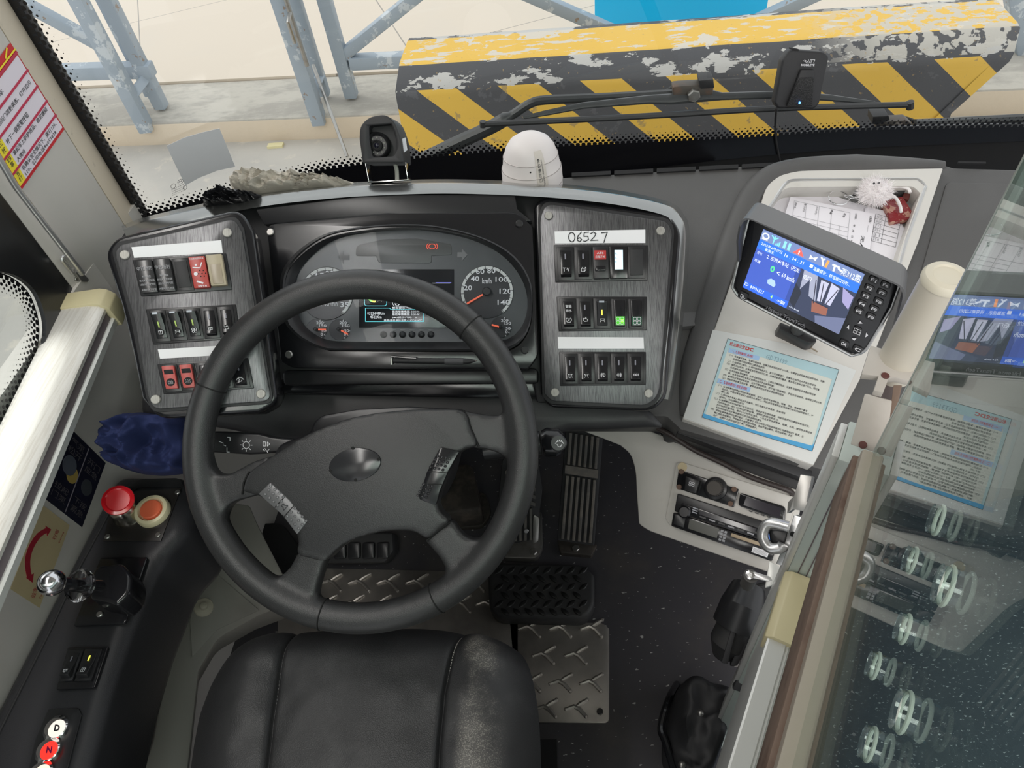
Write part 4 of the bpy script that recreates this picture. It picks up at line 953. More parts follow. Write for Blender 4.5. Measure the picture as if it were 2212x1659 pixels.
def tread(name, pts, rows, label, hole=None):
    th = empty(name, label, 'tread plate')
    pl2 = slab('plate', pts, FL, .0, .004, treadm, th, bev=.0015); mm = MB()
    for x, y in rows:
        for path in ([(-26, 10), (-8, -6), (10, 0), (26, 12)], [(-6, -4), (6, -20), (20, -24)]):
            pass
        a = [FL(x+u, y+v, .0045) for u, v in [(-24, 2), (-6, -4), (6, 2), (20, 18)]]
        b = [FL(x+u, y+v, .0045) for u, v in [(-2, -3), (8, -10), (22, -18)]]
        for p_ in (a, b): mm.tube([tuple(v) for v in p_], [.003]+[.0045]*(len(p_)-2)+[.0035], 8, up=(0, 0, 1)); mm.ball(p_[0], .0035, 5); mm.ball(p_[-1], .0042, 5)
    mm.build('raised_pattern', treadm, th, smooth=True); return th
rows = []
for x in range(715, 1080, 62): rows.append((x, 1258))
for x in range(705, 1080, 58): rows.append((x, 1304))
t1 = tread('tread_plate', [(600, 1225), (1060, 1235, 10), (1065, 1330), (1120, 1345), (1120, 1500), (600, 1500)], rows, 'rear strip of raised-pattern steel tread plate seen through the lower wheel opening')
rows = [(1145+i*67, 1357) for i in range(3)]+[(1175+i*70, 1415) for i in range(3)]+[(1146+i*66, 1475) for i in range(3)]+[(1180+i*66, 1530) for i in range(3)]
rows = [r for r in rows if r[0] < 1300]
t2 = tread('tread_plate', [(1100, 1343), (1302, 1345, 12), (1316, 1358), (1316, 1562, 12), (1120, 1560)], rows, 'small raised-pattern steel tread plate on the floor right of the seat')
disc('plate_screw', (1296, 1538), FL, .006, .004, .010, M['black_gloss'], t2, bev=.001)
fp = empty('foot_mat', 'thick black rubber foot pad with leaf-shaped tread, in front of the seat', 'foot pad')
FP = Pl((0, 0, .045), (0, 0, 1))
slab('pad_body', [(1060, 1218, 20), (1085, 1216), (1260, 1218, 26), (1284, 1240), (1284, 1310, 20), (1262, 1336, 22), (1075, 1332, 22), (1056, 1310), (1054, 1240)], FP, -.045, 0, M['rubber'], fp, bev=.008, seg=3)
mm = MB()
for j in range(6):
    for i in range(8):
        x = 1078+i*26+(13 if j % 2 else 0); y = 1232+j*18
        if x > 1270: continue
        s_ = 1 if j % 2 else -1; a = FP(x-9, y-8*s_, .001); b = FP(x+9, y+8*s_, .001); c = (a+b)/2
        mm.tube([tuple(a), tuple(a.lerp(b, .25)), tuple(c), tuple(a.lerp(b, .75)), tuple(b)], [.0008, .0042, .0052, .0042, .0008], 8, flat=.6, up=(0, 0, 1))
mm.build('leaf_tread', plain('tread_black', (.012, .012, .012), .35), fp, smooth=True)
# ================================================================ driver seat
def seat():
    th = empty('driver_chair', 'worn black leather driver seat cushion with side bolsters at the bottom centre', 'seat')
    SP = Pl((0, 0, .50), (0, 0, 1))
    outl = [(365, 1700), (378, 1590), (400, 1500), (432, 1430), (470, 1370), (515, 1338), (580, 1325), (680, 1320), (800, 1320), (900, 1318), (990, 1318), (1055, 1328), (1105, 1362), (1135, 1410), (1152, 1480), (1160, 1560), (1164, 1700), (1165, 1900), (1100, 2050), (760, 2100), (450, 2050), (370, 1900)]
    o2 = [tuple(v) for v in spline(outl, 5)]
    rows = 60; cols = 90; vs = []; ys = [1319+ (2080-1319)*(j/rows)**1.25 for j in range(rows+1)]
    def span(y):
        xs_ = []
        for (x0, y0), (x1, y1) in zip(o2, o2[1:]+o2[:1]):
            if (y0-y)*(y1-y) <= 0 and y0 != y1: xs_.append(x0+(x1-x0)*(y-y0)/(y1-y0))
        return min(xs_), max(xs_)
    seamL = [(600, 1300), (616, 1345), (600, 1450), (585, 1560), (575, 1660), (560, 2100)]; seamR = [(1003, 1300), (990, 1325), (972, 1420), (958, 1500), (948, 1600), (944, 1700), (930, 2100)]
    def xs_at(s_, y):
        for (x0, y0), (x1, y1) in zip(s_, s_[1:]):
            if y0 <= y <= y1: return x0+(x1-x0)*(y-y0)/(y1-y0)
        return s_[-1][0]
    for j, y in enumerate(ys):
        a, b = span(max(y, 1320)); 
        sl_, sr_ = xs_at(seamL, y), xs_at(seamR, y); sl_ = max(sl_, a+6); sr_ = min(sr_, b-6)
        xs__ = [a+(sl_-a)*(1-math.cos(PI*i/25))/2 for i in range(25)]+[sl_+(sr_-sl_)*(1-math.cos(PI*i/40))/2 for i in range(40)]+[sr_+(b-sr_)*(1-math.cos(PI*i/25))/2 for i in range(26)]
        for i, x in enumerate(xs__):
            s_ = (x-(a+b)/2)/((b-a)/2)
            h = .0
            e = (1-min(1, abs(s_))**2.2); h += -.06*(1-e)**2.2
            fr = max(0, 1-(y-1319)/110); h -= .075*fr**2.4
            for sx in (sl_, sr_): h -= .009*math.exp(-((x-sx)/5)**2)
            if x < sl_: h += .016*math.sin(PI*min(1, (sl_-x)/max(sl_-a, 1))*.9)
            elif x > sr_: h += .018*math.sin(PI*min(1, (x-sr_)/max(b-sr_, 1))*.9)
            else: h += .006*math.sin(PI*(x-sl_)/(sr_-sl_))
            w = SP(x, y, 0); h += .0035*noise.noise(w*14)+.0015*noise.noise(w*40)
            vs.append(Vector((w.x, w.y, w.z+h)))
    n = cols+1; fs = [(j*n+i, j*n+i+1, (j+1)*n+i+1, (j+1)*n+i) for j in range(rows) for i in range(cols)]
    # skirt
    ring = [i for i in range(n)]+[j*n+cols for j in range(1, rows+1)]+[rows*n+i for i in range(cols-1, -1, -1)]+[j*n for j in range(rows-1, 0, -1)]
    base = len(vs); cen = sum((vs[i] for i in ring), Vector())/len(ring)
    for i in ring: v = vs[i]; vs.append(Vector((v.x+(cen.x-v.x)*.03, v.y+(cen.y-v.y)*.03, .36)))
    k = len(ring); fs += [(ring[i], ring[(i+1) % k], base+(i+1) % k, base+i) for i in range(k)]+[tuple(base+i for i in range(k))]
    sm = Mt('seat_leather_worn', (.032, .032, .034), .42)
    v = sm.tex(900, kind='VORONOI'); nn = sm.tex(500, 3); sm.bump(v*.7+nn*.6, .5, .0006)
    x, y, z = sm.xyz(); wx0, wx1 = Z(985, 1500, .5).x, Z(1075, 1500, .5).x; right = x.smooth(wx0, wx0+.02)*(x*-1+wx1+.02).smooth(.0, .05)
    spk = sm.tex(650, 3, .6).smooth(.52, .60); patch = sm.tex(9, 5, .6).smooth(.38, .58); spk2 = sm.tex(45, 5, .7).smooth(.5, .62)
    sm.mix(right*patch*.8, (.16, .15, .14)); sm.mix(right*spk*patch*.9, (.38, .36, .32)); sm.mix(sm.tex(14, 6, .7, off=(3, 1, 0)).smooth(.54, .66)*.22, (.08, .08, .082))
    o = MB().add(vs, fs).build('cushion', sm.m, th, smooth=True, ang=80)
    stm = plain('stitch', (.55, .53, .48), .7)
    def hit(x, y):
        best = None; w = SP(x, y, 0)
        a, b = span(max(y, 1320)); s_ = (x-(a+b)/2)/((b-a)/2); s_ = max(-1, min(1, s_))
        e = (1-min(1, abs(s_))**2.2); h = -.06*(1-e)**2.2-.075*max(0, 1-(y-1319)/110)**2.4-.009
        return Vector((w.x, w.y, w.z+h+.0012))
    pr = [hit(xs_at(seamR, y)+1.5, y) for y in range(1328, 1480, 3)]
    mm = MB()
    for a, b in zip(pr[::2], pr[1::2]): mm.tube([a, b], .0007, 6)
    mm.build('stitching', stm, th)
    mm = MB(); pr = [hit(xs_at(seamL, y)+1, y) for y in range(1345, 1700, 4)]
    for a, b in zip(pr[::2], pr[1::2]): mm.tube([a, b], .0006, 6)
    mm.build('stitching', plain('stitch_dark', (.10, .10, .10), .7), th)
    MB().bx(-.42, -.1, -.1, .30, .05, .37).build('seat_base', M['dark_deep'], th, bevel=.01)
    MB().bx(-.46, -.06, -.16, .34, .0, .05).build('seat_plinth', M['dark_deep'], th)
seat()
# ================================================================ left side console
CO = Pl((0, 0, .55), (0, 0, 1))
con = empty('side_console', 'long black vinyl side console running beside the driver along the left wall', 'console')
slab('console_body', [(248, 1022), (395, 1022, 20), (418, 1080, 20), (400, 1150), (343, 1205), (277, 1357), (235, 1480), (175, 1700), (120, 1900), (-260, 1900), (-150, 1700), (-10, 1520), (83, 1340)], CO, -.15, 0, M['vinyl_black'], con, bev=.022, seg=4)
slab('front_recess', [(262, 1060, 10), (300, 1034, 16), (388, 1032, 16), (396, 1052), (300, 1052), (268, 1072)], CO, .0, .0025, M['black_satin'], con, bev=.001)
ridge2 = [(262, 1055), (225, 1130), (170, 1230), (110, 1360), (40, 1500), (-40, 1660)]
MB().tube([CO(x, y, .0) for x, y in ridge2], .0022, 8).build('top_seam', M['dark_deep'], con)
plate = slab('valve_plate', [(247, 1065), (391, 1054), (347, 1168), (222, 1168)], CO, .0, .0022, plain('plate_dark', (.02, .018, .017), .3, dirt=(20, .55, .5, (.05, .035, .03))), con, bev=.0006)
for x, y in ((384, 1064), (233, 1160), (342, 1156)): disc('plate_screw', (x, y), CO, .0042, .0022, .005, M['steel'], con, bev=.001, seg=12)
# parking brake valve
hb = empty('hand_brake', 'black hand brake valve with chrome ball and clear plastic lever knob on the console', 'hand brake')
slab('base_plate', [(216, 1204, 6), (319, 1202, 6), (270, 1347, 10), (158, 1352, 4)], CO, 0, .006, M['black_gloss'], hb, bev=.002)
disc('base_screw', (216, 1327), CO, .0045, .006, .0085, M['steel'], hb, bev=.001, seg=14)
HB = Pl((0, 0, .60), (0, 0, 1))
o = MB().prism([HB(x, y, 0) for x, y in rp([(205, 1222, 14), (240, 1218, 10), (262, 1214, 14), (284, 1240, 14), (280, 1280, 14), (250, 1308, 16), (232, 1300), (192, 1292, 8), (193, 1250)])], (0, 0, -.046)).build('valve_housing', M['black_gloss'], hb, bevel=.008, seg=3)
L0 = T(215, 1266, 1.02); L1 = T(167, 1264, .985); L2 = T(112, 1259, .965)
MB().tube([L0, L1, L2], .0075, 12).build('lever', M['black_gloss'], hb, smooth=True)
MB().ball(L2, .0145, 14).build('chrome_ball', plain('chrome_ball', (.6, .6, .62), .13, 1, grain=(160, .25)), hb, smooth=True)
gl = Mt('clear_plastic', (.9, .9, .92), .05); gl.b.inputs['Transmission Weight'].default_value = 1; gl.b.inputs['IOR'].default_value = 1.3
ax = (L1-L2).normalized()
MB().lathe(L1-ax*.006, ax, [(.006, 0), (.0165, .003), (.019, .009), (.0165, .016), (.006, .019)], 24).build('clear_collar', gl.m, hb, smooth=True)
# air valve knob and lit button
kn = empty('valve_knob', 'red mushroom pull knob on a chrome stem at the front of the console', 'knob')
k0 = CO(278, 1112, .002); k1 = T(256, 1082, 1.17); kd = (k1-k0).normalized()
MB().lathe(k0, (0, 0, 1), [(.022, 0), (.022, .006), (.0185, .012), (.0185, .022), (.015, .027), (.008, .027)], 24).build('knob_collar', plain('brass_chrome', (.55, .52, .45), .2, 1), kn, smooth=True)
MB().tube([k0+Vector((0, 0, .02)), k1], .0065, 12).build('stem', M['chrome'], kn, smooth=True)
MB().lathe(k1-kd*.016, kd, [(.008, -.004), (.012, .0), (.0185, .012), (.0215, .018), (.021, .021), (.017, .0225), (.015, .0205), (.004, .020)], 28).build('knob_head', plain('knob_red', (.62, .012, .02), .22, coat=.5), kn, smooth=True)
pb = empty('push_button', 'orange round push button in a cream ring beside the red knob', 'button')
b0 = CO(333, 1108, .0022)
MB().lathe(b0, (.1, -.1, 1), [(.0255, -.001), (.0255, .009), (.0235, .013), (.019, .014), (.0175, .010), (.0165, .008)], 30).build('button_ring', plain('ring_cream', (.75, .68, .45), .35), pb, smooth=True)
MB().lathe(b0+Vector((0, 0, .007)), (.1, -.1, 1), [(.0158, 0), (.0155, .006), (.014, .0075), (.004, .0075)], 26).build('button_cap', plain('cap_orange', (.85, .17, .08), .35), pb, smooth=True)
# two rockers
ss = empty('switch_pair', 'pair of black rocker switches on the console, one with a lit yellow bar', 'switch')
slab('switch_frame', [(146, 1398, 4), (234, 1396, 4), (204, 1486, 5), (120, 1490, 5)], CO, 0, .005, M['black_gloss'], ss, bev=.0015)
qa = Q(CO, (150, 1406), (184, 1406), (160, 1472), (128, 1474), .005); qb = Q(CO, (186, 1404), (224, 1404), (200, 1472), (163, 1473), .005)
rocker(ss, qa, icon='mist', body=M['black_satin']); rocker(ss, qb, icon='door', led=emit('led_lit', (.95, .95, .1), 1.0), body=M['black_satin'])
gs = empty('gear_selector', 'push-button gear selector with round D and N buttons at the lower left', 'gear selector')
slab('selector_plate', [(104, 1532), (170, 1528, 12), (176, 1545), (120, 1760), (40, 1760), (75, 1600)], CO, 0, .0025, M['black_satin'], gs, bev=.001)
for (x, y), lt, c_, e_, ic in (((123, 1574), 'D', (.95, .85, .75), .75, M['dark_ink']), ((106, 1621), 'N', (1, .03, .02), 1.1, plain('n_ink', (.25, .0, .08), .5)), ((90, 1672), 'R', (.9, .75, .6), .9, M['dark_ink'])):
    b = disc('button_ring', (x, y), CO, .0150, .0025, .010, M['chrome'], gs, bev=.004, seg=32)
    disc('lit_cap', (x, y), CO, .0105, .0100, .0112, emit('cap_'+lt.lower(), c_, e_), b, bev=.0006, seg=28)
    q = Q(CO, (x-4, y-9), (x+8, y-9), (x+5, y+6), (x-7, y+6), .0116); txt('letter', lt, q, ic, b, .0003, .05)
# cream wall box beside the seat
PB = Pl(Z(440, 1300, .26), (.45, -.12, .9))
wb_ = empty('heater_box', 'grey-beige enclosed box below the console with a round twist fastener', 'box')
slab('box_cover', [(392, 1100), (470, 1080), (540, 1090), (556, 1130, 20), (610, 1235), (640, 1300), (560, 1330), (470, 1380, 20), (430, 1450), (400, 1720), (290, 1720), (330, 1600), (370, 1390)], PB, -.12, 0, M['cream_box'], wb_, bev=.006)
slab('access_flap', [(430, 1250, 16), (452, 1232, 14), (475, 1245), (560, 1318), (470, 1360), (415, 1420), (410, 1340)], PB, 0, .003, M['cream_box'], wb_, bev=.001)
MB().lathe(PB(440, 1312, .003), PB.n, [(.017, 0), (.016, .003), (.007, .005), (.006, .013), (.002, .014)], 20).build('twist_fastener', plain('fastener', (.35, .32, .25), .5), wb_, smooth=True)
slab('inner_step', [(560, 1130), (610, 1128, 20), (645, 1180), (650, 1260), (612, 1262), (585, 1210)], Pl((0, 0, .04), (0, 0, 1)), -.04, 0, M['dark_deep'], wb_, bev=.004)

for nm in ('console_body', 'box_cover'):      # nothing may poke through the left wall
    o = bpy.data.objects[nm]
    for v in o.data.vertices:
        k = (v.co-wa).dot(wnorm)
        if k < .0015: v.co += wnorm*(.0015-k)
# ================================================================ white side tray panel
wpn = empty('tray_panel', 'off-white side panel with a recessed tray, right of the binnacle', 'panel')
oW = [(1606, 535), (1640, 455), (1655, 400, 30), (1690, 374), (1720, 368), (2038, 363), (1985, 520), (1890, 760), (1757, 1006), (1474, 905)]
pan = slab('panel_top', oW, WP, -.034, .0, M['cream'], wpn, bev=.002)
tr = [(1700, 390, 16), (1740, 388), (1985, 386, 16), (2000, 402), (1958, 520), (1900, 720, 20), (1730, 660), (1610, 560, 20), (1660, 450)]
cut(pan, MB().prism([WP(x, y, .02) for x, y in rp(tr)], WP.n*-.08).build('c', None))
slab('tray_floor', tr, WP, -.036, -.032, plain('tray_silver', (.45, .45, .45), .35, .5, dirt=(12, .45, .6, (.3, .29, .27))), wpn)
cut(bpy.data.objects['side_top'], MB().prism([WP(x, y, .02) for x, y in rp([(a-(6 if a < 1800 else -6),)+tuple([b]+([c] if c else [])) for a, b, c in [(p+(0,))[:3] for p in tr]])], WP.n*-.07).build('c', None))
tt = [WP(x, y, 0) for x, y in rp(tr)]
MB().tube([p-WP.n*.002 for p in tt], .0035, 8, closed=True).build('tray_rim', M['silver'], wpn, smooth=True)
slab('lid_sheet', [(1540, 712), (1700, 742), (1850, 800), (1757, 1004), (1476, 903)], WP, .0, .0012, plain('lid_white', (.62, .63, .61), .4, dirt=(20, .6, .5, (.5, .49, .46))), wpn, bev=.0004)
slab('front_lip', [(1474, 905), (1757, 1006), (1752, 1040), (1462, 935)], WP, -.05, -.028, M['black_matte'], dash, bev=.003)
def quadtext(m, P, lines, tl, tr_, bl, h, bold=.0):
    """text lines; each (string, u0, v0, u1, v1) on the parallelogram tl, tr, bl"""
    br = (tr_[0]+bl[0]-tl[0], tr_[1]+bl[1]-tl[1]); q = Q(P, tl, tr_, br, bl, h)
    for s_, u0, v0, u1, v1 in lines: txt_into(m, s_, q.sub(u0, v0, u1, v1), .0003, bold, 1)
    return q
# ---- printed notice on the lid
no = empty('notice_sheet', 'pale green printed rules notice with blue border on the off-white lid', 'notice')
NQ = Q(WP, (1572, 732), (1812, 799), (1754, 975), (1516, 902), .0012)
NQ.box('sheet', 0, 0, 1, 1, 0, .0004, plain('notice_paper', (.62, .64, .58), .45), no)
bl1 = plain('notice_blue', (.40, .58, .62), .45); bl2 = plain('notice_blue2', (.08, .35, .62), .45); bl3 = plain('notice_blue3', (.33, .50, .72), .45)
NQ.poly('header_band', [(0, 0), (1, 0), (1, .09), (.97, .13), (.5, .11), (.05, .1), (.03, .14), (.02, .95), (0, .97)], .0004, .0006, bl1, no)
NQ.poly('border_strip', [(1, .05), (1, .97), (.985, .97), (.97, .1)], .0004, .00065, bl1, no)
NQ.poly('footer_band', [(0, .95), (.5, .965), (.98, .94), (1, .9), (1, 1), (0, 1)], .0004, .0007, bl2, no)
for a, b, c, d in ((.04, .105, .32, .16), (.03, .50, .33, .555)): NQ.box('heading_pill', a, b, c, d, .0005, .0009, bl3, no)
NQ.lines('edge_line', [[(0, 0), (1, 0), (1, 1), (0, 1), (0, 0)]], .0005, M['dark_ink'], no, .0009)
m = MB()
L = ["（一）不得露天存放，不得日晒雨淋，存放于阴凉通风低于40℃处，不得放在太阳能直射到的地方，定期", "检查有效日期和喷射口是否有渗漏;", "（二）使用前用力摇匀，使用时保持瓶身正立，直立手持瓶姿势，提醒各方和周边人员做示范动作;", "（三）观察周边环境，注意避免在密闭空间使用，对袭击者进行警告，警告其立即停止侵害行为，同时警", "示周围人员进行躲避;", "（三）右手持握防狼喷雾剂，左手点前包围右手，食用右手掏保险压，注意防包围的左手不要在挡住喷", "嘴，以免导致喷剂不能正常喷出或左手沾染到喷射;", "（四）鼻喷嘴对准袭击者面部，顶开顶部保险盖，按下阀门直接喷射，手松开自动关闭，保持距离约2-3米;", "（五）喷射后果断撤离原位置，避免自身受到对方攻击或被喷剂感染;"]
L2 = ["（一）防狼喷雾剂的喷射剂由辣椒素制成，会对人造成不停流鼻涕、咳嗽、流泪、疼痛等严重不", "适反应，严重时甚至会对人造成永久性伤害，因此在自身遇到正在受到暴力攻击风险的情况下，严", "禁使用;", "（二）使用时本人不慎入眼或沾于皮肤时，可使用清水反复清洗，如有消除", "症状时，立刻送医院诊治;", "（三）防狼喷雾剂含有喷射者产生不适反应，或诱发某些特定疾病，喷射后要密切注意被喷射者反应，", "激光喷射后一般3-4分钟后缓慢恢复，清除辣的感觉会在15-", "30分钟内缓解消退，最多1-2小时完全消失，一旦发生不停流鼻涕、咳嗽、头闷、流泪等主要症状", "长时间持续不如缓解或剧变反应立即送医院救治;", "（四）领取防狼喷雾剂时应做好登记，严格遵守《巴士有限公司防狼喷雾剂使用管理规定》要求，正", "确使用防狼喷雾剂，严禁私自外借或挪作他用，造成严重后果的，追究相关责任人的", "责任，由责任人承担相应法律责任和赔偿责任。"]
for k, s_ in enumerate(L): u0 = .06 if s_[0] == '（' else .10; txt_into(m, s_, NQ.sub(u0, .175+k*.036, min(.955, u0+len(s_)*.0182), .202+k*.036), .0008, .012, 0)
for k, s_ in enumerate(L2): u0 = .05 if s_[0] == '（' else .09; txt_into(m, s_, NQ.sub(u0, .565+k*.0325, min(.955, u0+len(s_)*.0192), .590+k*.0325), .0008, .012, 0)
m.build('rules_text', M['dark_ink'], no)
m = MB(); txt_into(m, '松山湖公交', NQ.sub(.03, .025, .17, .075), .0009, .02); txt_into(m, 'DC', NQ.sub(.175, .03, .25, .075), .0009, .05); txt_into(m, '一、防狼喷雾剂使用须知', NQ.sub(.07, .115, .26, .15), .0011, .01, 1); txt_into(m, '二、防狼喷雾剂使用安全须知', NQ.sub(.05, .51, .30, .547), .0011, .01, 1)
m.build('red_lettering', M['red_ink'], no)
m = MB(); txt_into(m, 'GDT3199', NQ.sub(.37, .055, .56, .115), .0009, -.005, 1); m.build('handwriting', plain('pencil', (.2, .3, .35), .6), no)
o = MB().tube([tuple(v) for v in spline([WP(1712, 738, .004), WP(1735, 745, .007), WP(1752, 752, .004), WP(1766, 760, .004)], 5, False)], .0011, 6).build('twine_scrap', plain('twine', (.32, .27, .2), .9), None, smooth=True)
tag(o, 'short frayed scrap of brown twine on the lid above the notice', 'twine')
# ---- papers in the tray
def paper(name, pts, h, label, n=.0012):
    th = empty(name, label, 'paper'); slab('sheet', pts, WP, h, h+n, M['paper'], th); return th
pa1 = paper('paper_sheet', [(1713, 387), (1762, 408), (1845, 438), (1935, 462), (1958, 500), (1895, 620), (1700, 560), (1652, 440)], -.030, 'folded plain white sheet under the ticket form, back of the tray')
Q(WP, (1700, 412), (1930, 480), (1900, 560), (1690, 540), -.0285).lines('printed_line', [[(.1, .1), (1, .1)]], .0005, M['grey_ink'], pa1)
pa2 = paper('paper_sheet', [(1870, 447), (1925, 458), (1942, 482), (1955, 495), (1950, 560), (1935, 640), (1850, 600), (1860, 500)], -.026, 'torn white sheet with a printed table, right side of the tray')
tq = Q(WP, (1892, 462), (1946, 478), (1934, 534), (1882, 520), -.0247)
tq.lines('table_lines', [[(0, k/6), (1, k/6)] for k in range(7)]+[[(0, 0), (0, 1)], [(.4, 0), (.4, 1)], [(1, 0), (1, 1)]], .0004, M['dark_ink'], pa2)
m = MB(); txt_into(m, '车次', tq.sub(.05, .03, .3, .15), .0004, 0, 1); txt_into(m, '票款', tq.sub(.5, .03, .85, .15), .0004, 0, 1)
for k in range(5): txt_into(m, ['600', '712', '799', '31', '758'][k], tq.sub(.05, .2+k*.165, .3, .30+k*.165), .0004, 0, 1)
m.build('table_text', M['grey_ink'], pa2)
pa3 = paper('ticket_form', [(1708, 425), (1890, 462), (1878, 545), (1872, 590), (1690, 520), (1693, 470)], -.022, 'white printed ticket form with ruled boxes lying on the tray papers')
fq = Q(WP, (1716, 434), (1836, 460), (1826, 560), (1706, 530), -.0207)
fq.lines('form_lines', [[(0, 0), (1, 0)], [(0, 0), (0, 1)], [(.22, 0), (.22, 1)], [(.45, 0), (.45, 1)], [(.68, 0), (.68, 1)], [(.84, .33), (.84, 1)], [(1, 0), (1, 1)], [(.0, .33), (1, .33)]]+[[(.22, .42+.1*k), (1, .42+.1*k)] for k in range(6)], .00035, M['grey_ink'], pa3)
m = MB()
def vt(s_, x, y, dx, dy, w, P=WP, h=-.0206):
    """line of text running along pixel direction (dx,dy), glyph height w px"""
    L_ = math.hypot(dx, dy); nx, ny = -dy/L_*w, dx/L_*w
    txt_into(m, s_, Q(P, (x, y), (x+dx, y+dy), (x+dx+nx, y+dy+ny), (x+nx, y+ny), h), .0003, .005, 1)
for s_, x, y in (('合计(元)', 1742, 440), ('小计(元)', 1768, 446), ('数量', 1800, 455), ('现金', 1828, 462)): vt(s_, x, y, -4, 18 if len(s_) > 3 else 9, 5)
vt('点钞员：', 1722, 438, -4, 14, 4); vt('日期：   年   月   日  车牌号：', 1852, 462, -14, 78, 4.5); vt('无人售票', 1868, 510, -10, 60, 8); vt('线路：____', 1884, 468, -5, 34, 6)
m.build('form_text', M['dark_ink'], pa3)
# key ring, pompom, wrapped snack
kr = empty('key_ring', 'steel split ring and chain with a fluffy white pompom charm in the tray', 'key ring')
ko = WP(1812, 427, -.014); ku = (WP(1830, 430, -.014)-ko).normalized(); kv = WP.n.cross(ku)
MB().tube([ko+ku*math.cos(a)*.0165+kv*math.sin(a)*.0135 for a in [k*PI/14 for k in range(28)]], .0011, 8, closed=True).build('split_ring', M['chrome'], kr, smooth=True)
for k in range(5):
    c = WP(1830+k*7.5, 424+k*1.5, -.012); w_ = kv if k % 2 else WP.n
    MB().tube([c+ku*math.cos(a)*.004+w_*math.sin(a)*.0025 for a in [j*PI/6 for j in range(12)]], .0007, 6, closed=True).build('chain_link', M['chrome'], kr, smooth=True)
pc_ = T(1890, 414, (WP(1890, 414)-CAM).length-.012); m = MB(); m.ball(pc_, .0205, 16); 
random.seed(5)
for k in range(1500):
    v = Vector((random.gauss(0, 1), random.gauss(0, 1), random.gauss(0, 1))).normalized(); j = Vector((random.gauss(0, 1), random.gauss(0, 1), random.gauss(0, 1)))*.004
    a = pc_+v*.019; b = pc_+v*random.uniform(.024, .028)+j; s_ = v.orthogonal()*.0006; m.add([a+s_, a-s_, b], [(0, 1, 2)])
pom = m.build('pompom', plain('fluff', (.86, .82, .82), .95), kr, smooth=True)
ey = MB(); d_ = (CAM-pc_).normalized()
for px, py in ((1888, 396), (1898, 395)): ey.ball(T(px, py, (pc_-CAM).length-.022), .0017, 6)
ey.build('eye', M['dark_ink'], kr, smooth=True)
for pts in ([(1922, 405), (1945, 403), (1962, 408), (1966, 416)], [(1920, 418), (1935, 428), (1944, 444), (1947, 458)]):
    MB().tube([tuple(v) for v in spline([WP(x, y, -.004) for x, y in pts], 5, False)], .0026, 8).build('felt_limb', plain('felt', (.82, .79, .77), .95), kr, smooth=True)
sn_ = empty('snack_packet', 'dark red wrapped snack bar under the white pompom in the tray', 'snack')
wr = Mt('wrapper', (.26, .03, .035), .2); wr.mix(wr.tex(90, 3).smooth(.5, .56)*.7, (.62, .38, .28)); wr.bump(wr.tex(60, 3), .6, .003)
slab('wrapper', [(1903, 433), (1950, 424), (1974, 462), (1962, 474), (1924, 482), (1920, 464)], WP, -.030, -.017, wr.m, sn_, bev=.0012)
slab('wrapper_end', [(1953, 415), (1968, 418), (1964, 432), (1950, 428)], WP, -.03, -.016, plain('wrap_dark', (.12, .03, .025), .3), sn_, bev=.002)
# ================================================================ driver display
MN = Vector((-.42, -.86, .34)).normalized(); PM = Pl(T(1770, 610, .90), MN)
mo = empty('driver_display', 'tilted black dispatch display with hood, blue screen and rows of F keys', 'display')
ob = [(1622, 456, 14), (1645, 458), (1948, 600, 26), (1925, 665), (1868, 760, 22), (1840, 768), (1595, 640, 26), (1582, 620)]
slab('casing', ob, PM, -.03, .0, M['black_gloss'], mo, bev=.004, seg=3)
MB().tube([PM(x, y, -.004) for x, y in rp(ob)], .0022, 8, closed=True).build('chrome_trim', M['silver'], mo, smooth=True)
# hood: wraps the top and both upper sides, projecting toward the driver
hp_ = [(1606, 560), (1612, 520), (1630, 478), (1652, 472), (1800, 549), (1940, 622), (1950, 640), (1938, 680), (1916, 716)]
hpp = rp([(1600, 560), (1606, 505), (1624, 444, 22), (1960, 592, 26), (1926, 720)], 6)
vs = []; cM = (1770, 615)
hd = [.0, .03, .042]+[.045]*100
def hoodh(i, n): t = i/(n-1); return .042*min(1, t/.22)*(1 if t < .78 else max(.12, (1-t)/.22))
rs = []
for k in range(len(hpp)-1):
    for j in range(6): rs.append((hpp[k][0]+(hpp[k+1][0]-hpp[k][0])*j/6, hpp[k][1]+(hpp[k+1][1]-hpp[k][1])*j/6))
rs.append(hpp[-1]); n = len(rs)
lens = [0]
for a, b in zip(rs, rs[1:]): lens.append(lens[-1]+math.hypot(b[0]-a[0], b[1]-a[1]))
for i, (x, y) in enumerate(rs):
    t = lens[i]/lens[-1]; hh = .010+.036*min(1, t/.16)*min(1, (1-t)/.16)
    # points on the base plane are moved along the plane normal so the hood keeps its real shape
    p = PM(x, y, 0); d = (p-PM(*cM)).normalized()
    vs += [p+d*.002+MN*-.02, p+d*.002+MN*hh, p-d*.0006+MN*hh, p-d*.0006+MN*-.01]
fs = [(i*4+j, i*4+(j+1) % 4, (i+1)*4+(j+1) % 4, (i+1)*4+j) for i in range(n-1) for j in range(4)]+[(0, 1, 2, 3), tuple((n-1)*4+j for j in (3, 2, 1, 0))]
MB().add(vs, fs).build('hood', plain('hood_grey', (.10, .10, .105), .45), mo, smooth=True, ang=50)
SQ = Q(PM, (1649, 495), (1868, 592), (1812, 722), (1604, 620), .0004)
scb = Mt('screen_image', (.01, .02, .05), .15)
o = SQ.box('screen', 0, 0, 1, 1, -.0004, .0002, emit('screen_navy', (.035, .07, .30), 1.0), mo)
def E_(n, c, e=1.0): return emit(n, c, e)
wht = E_('scr_white', (.75, .82, .95), 1.0)
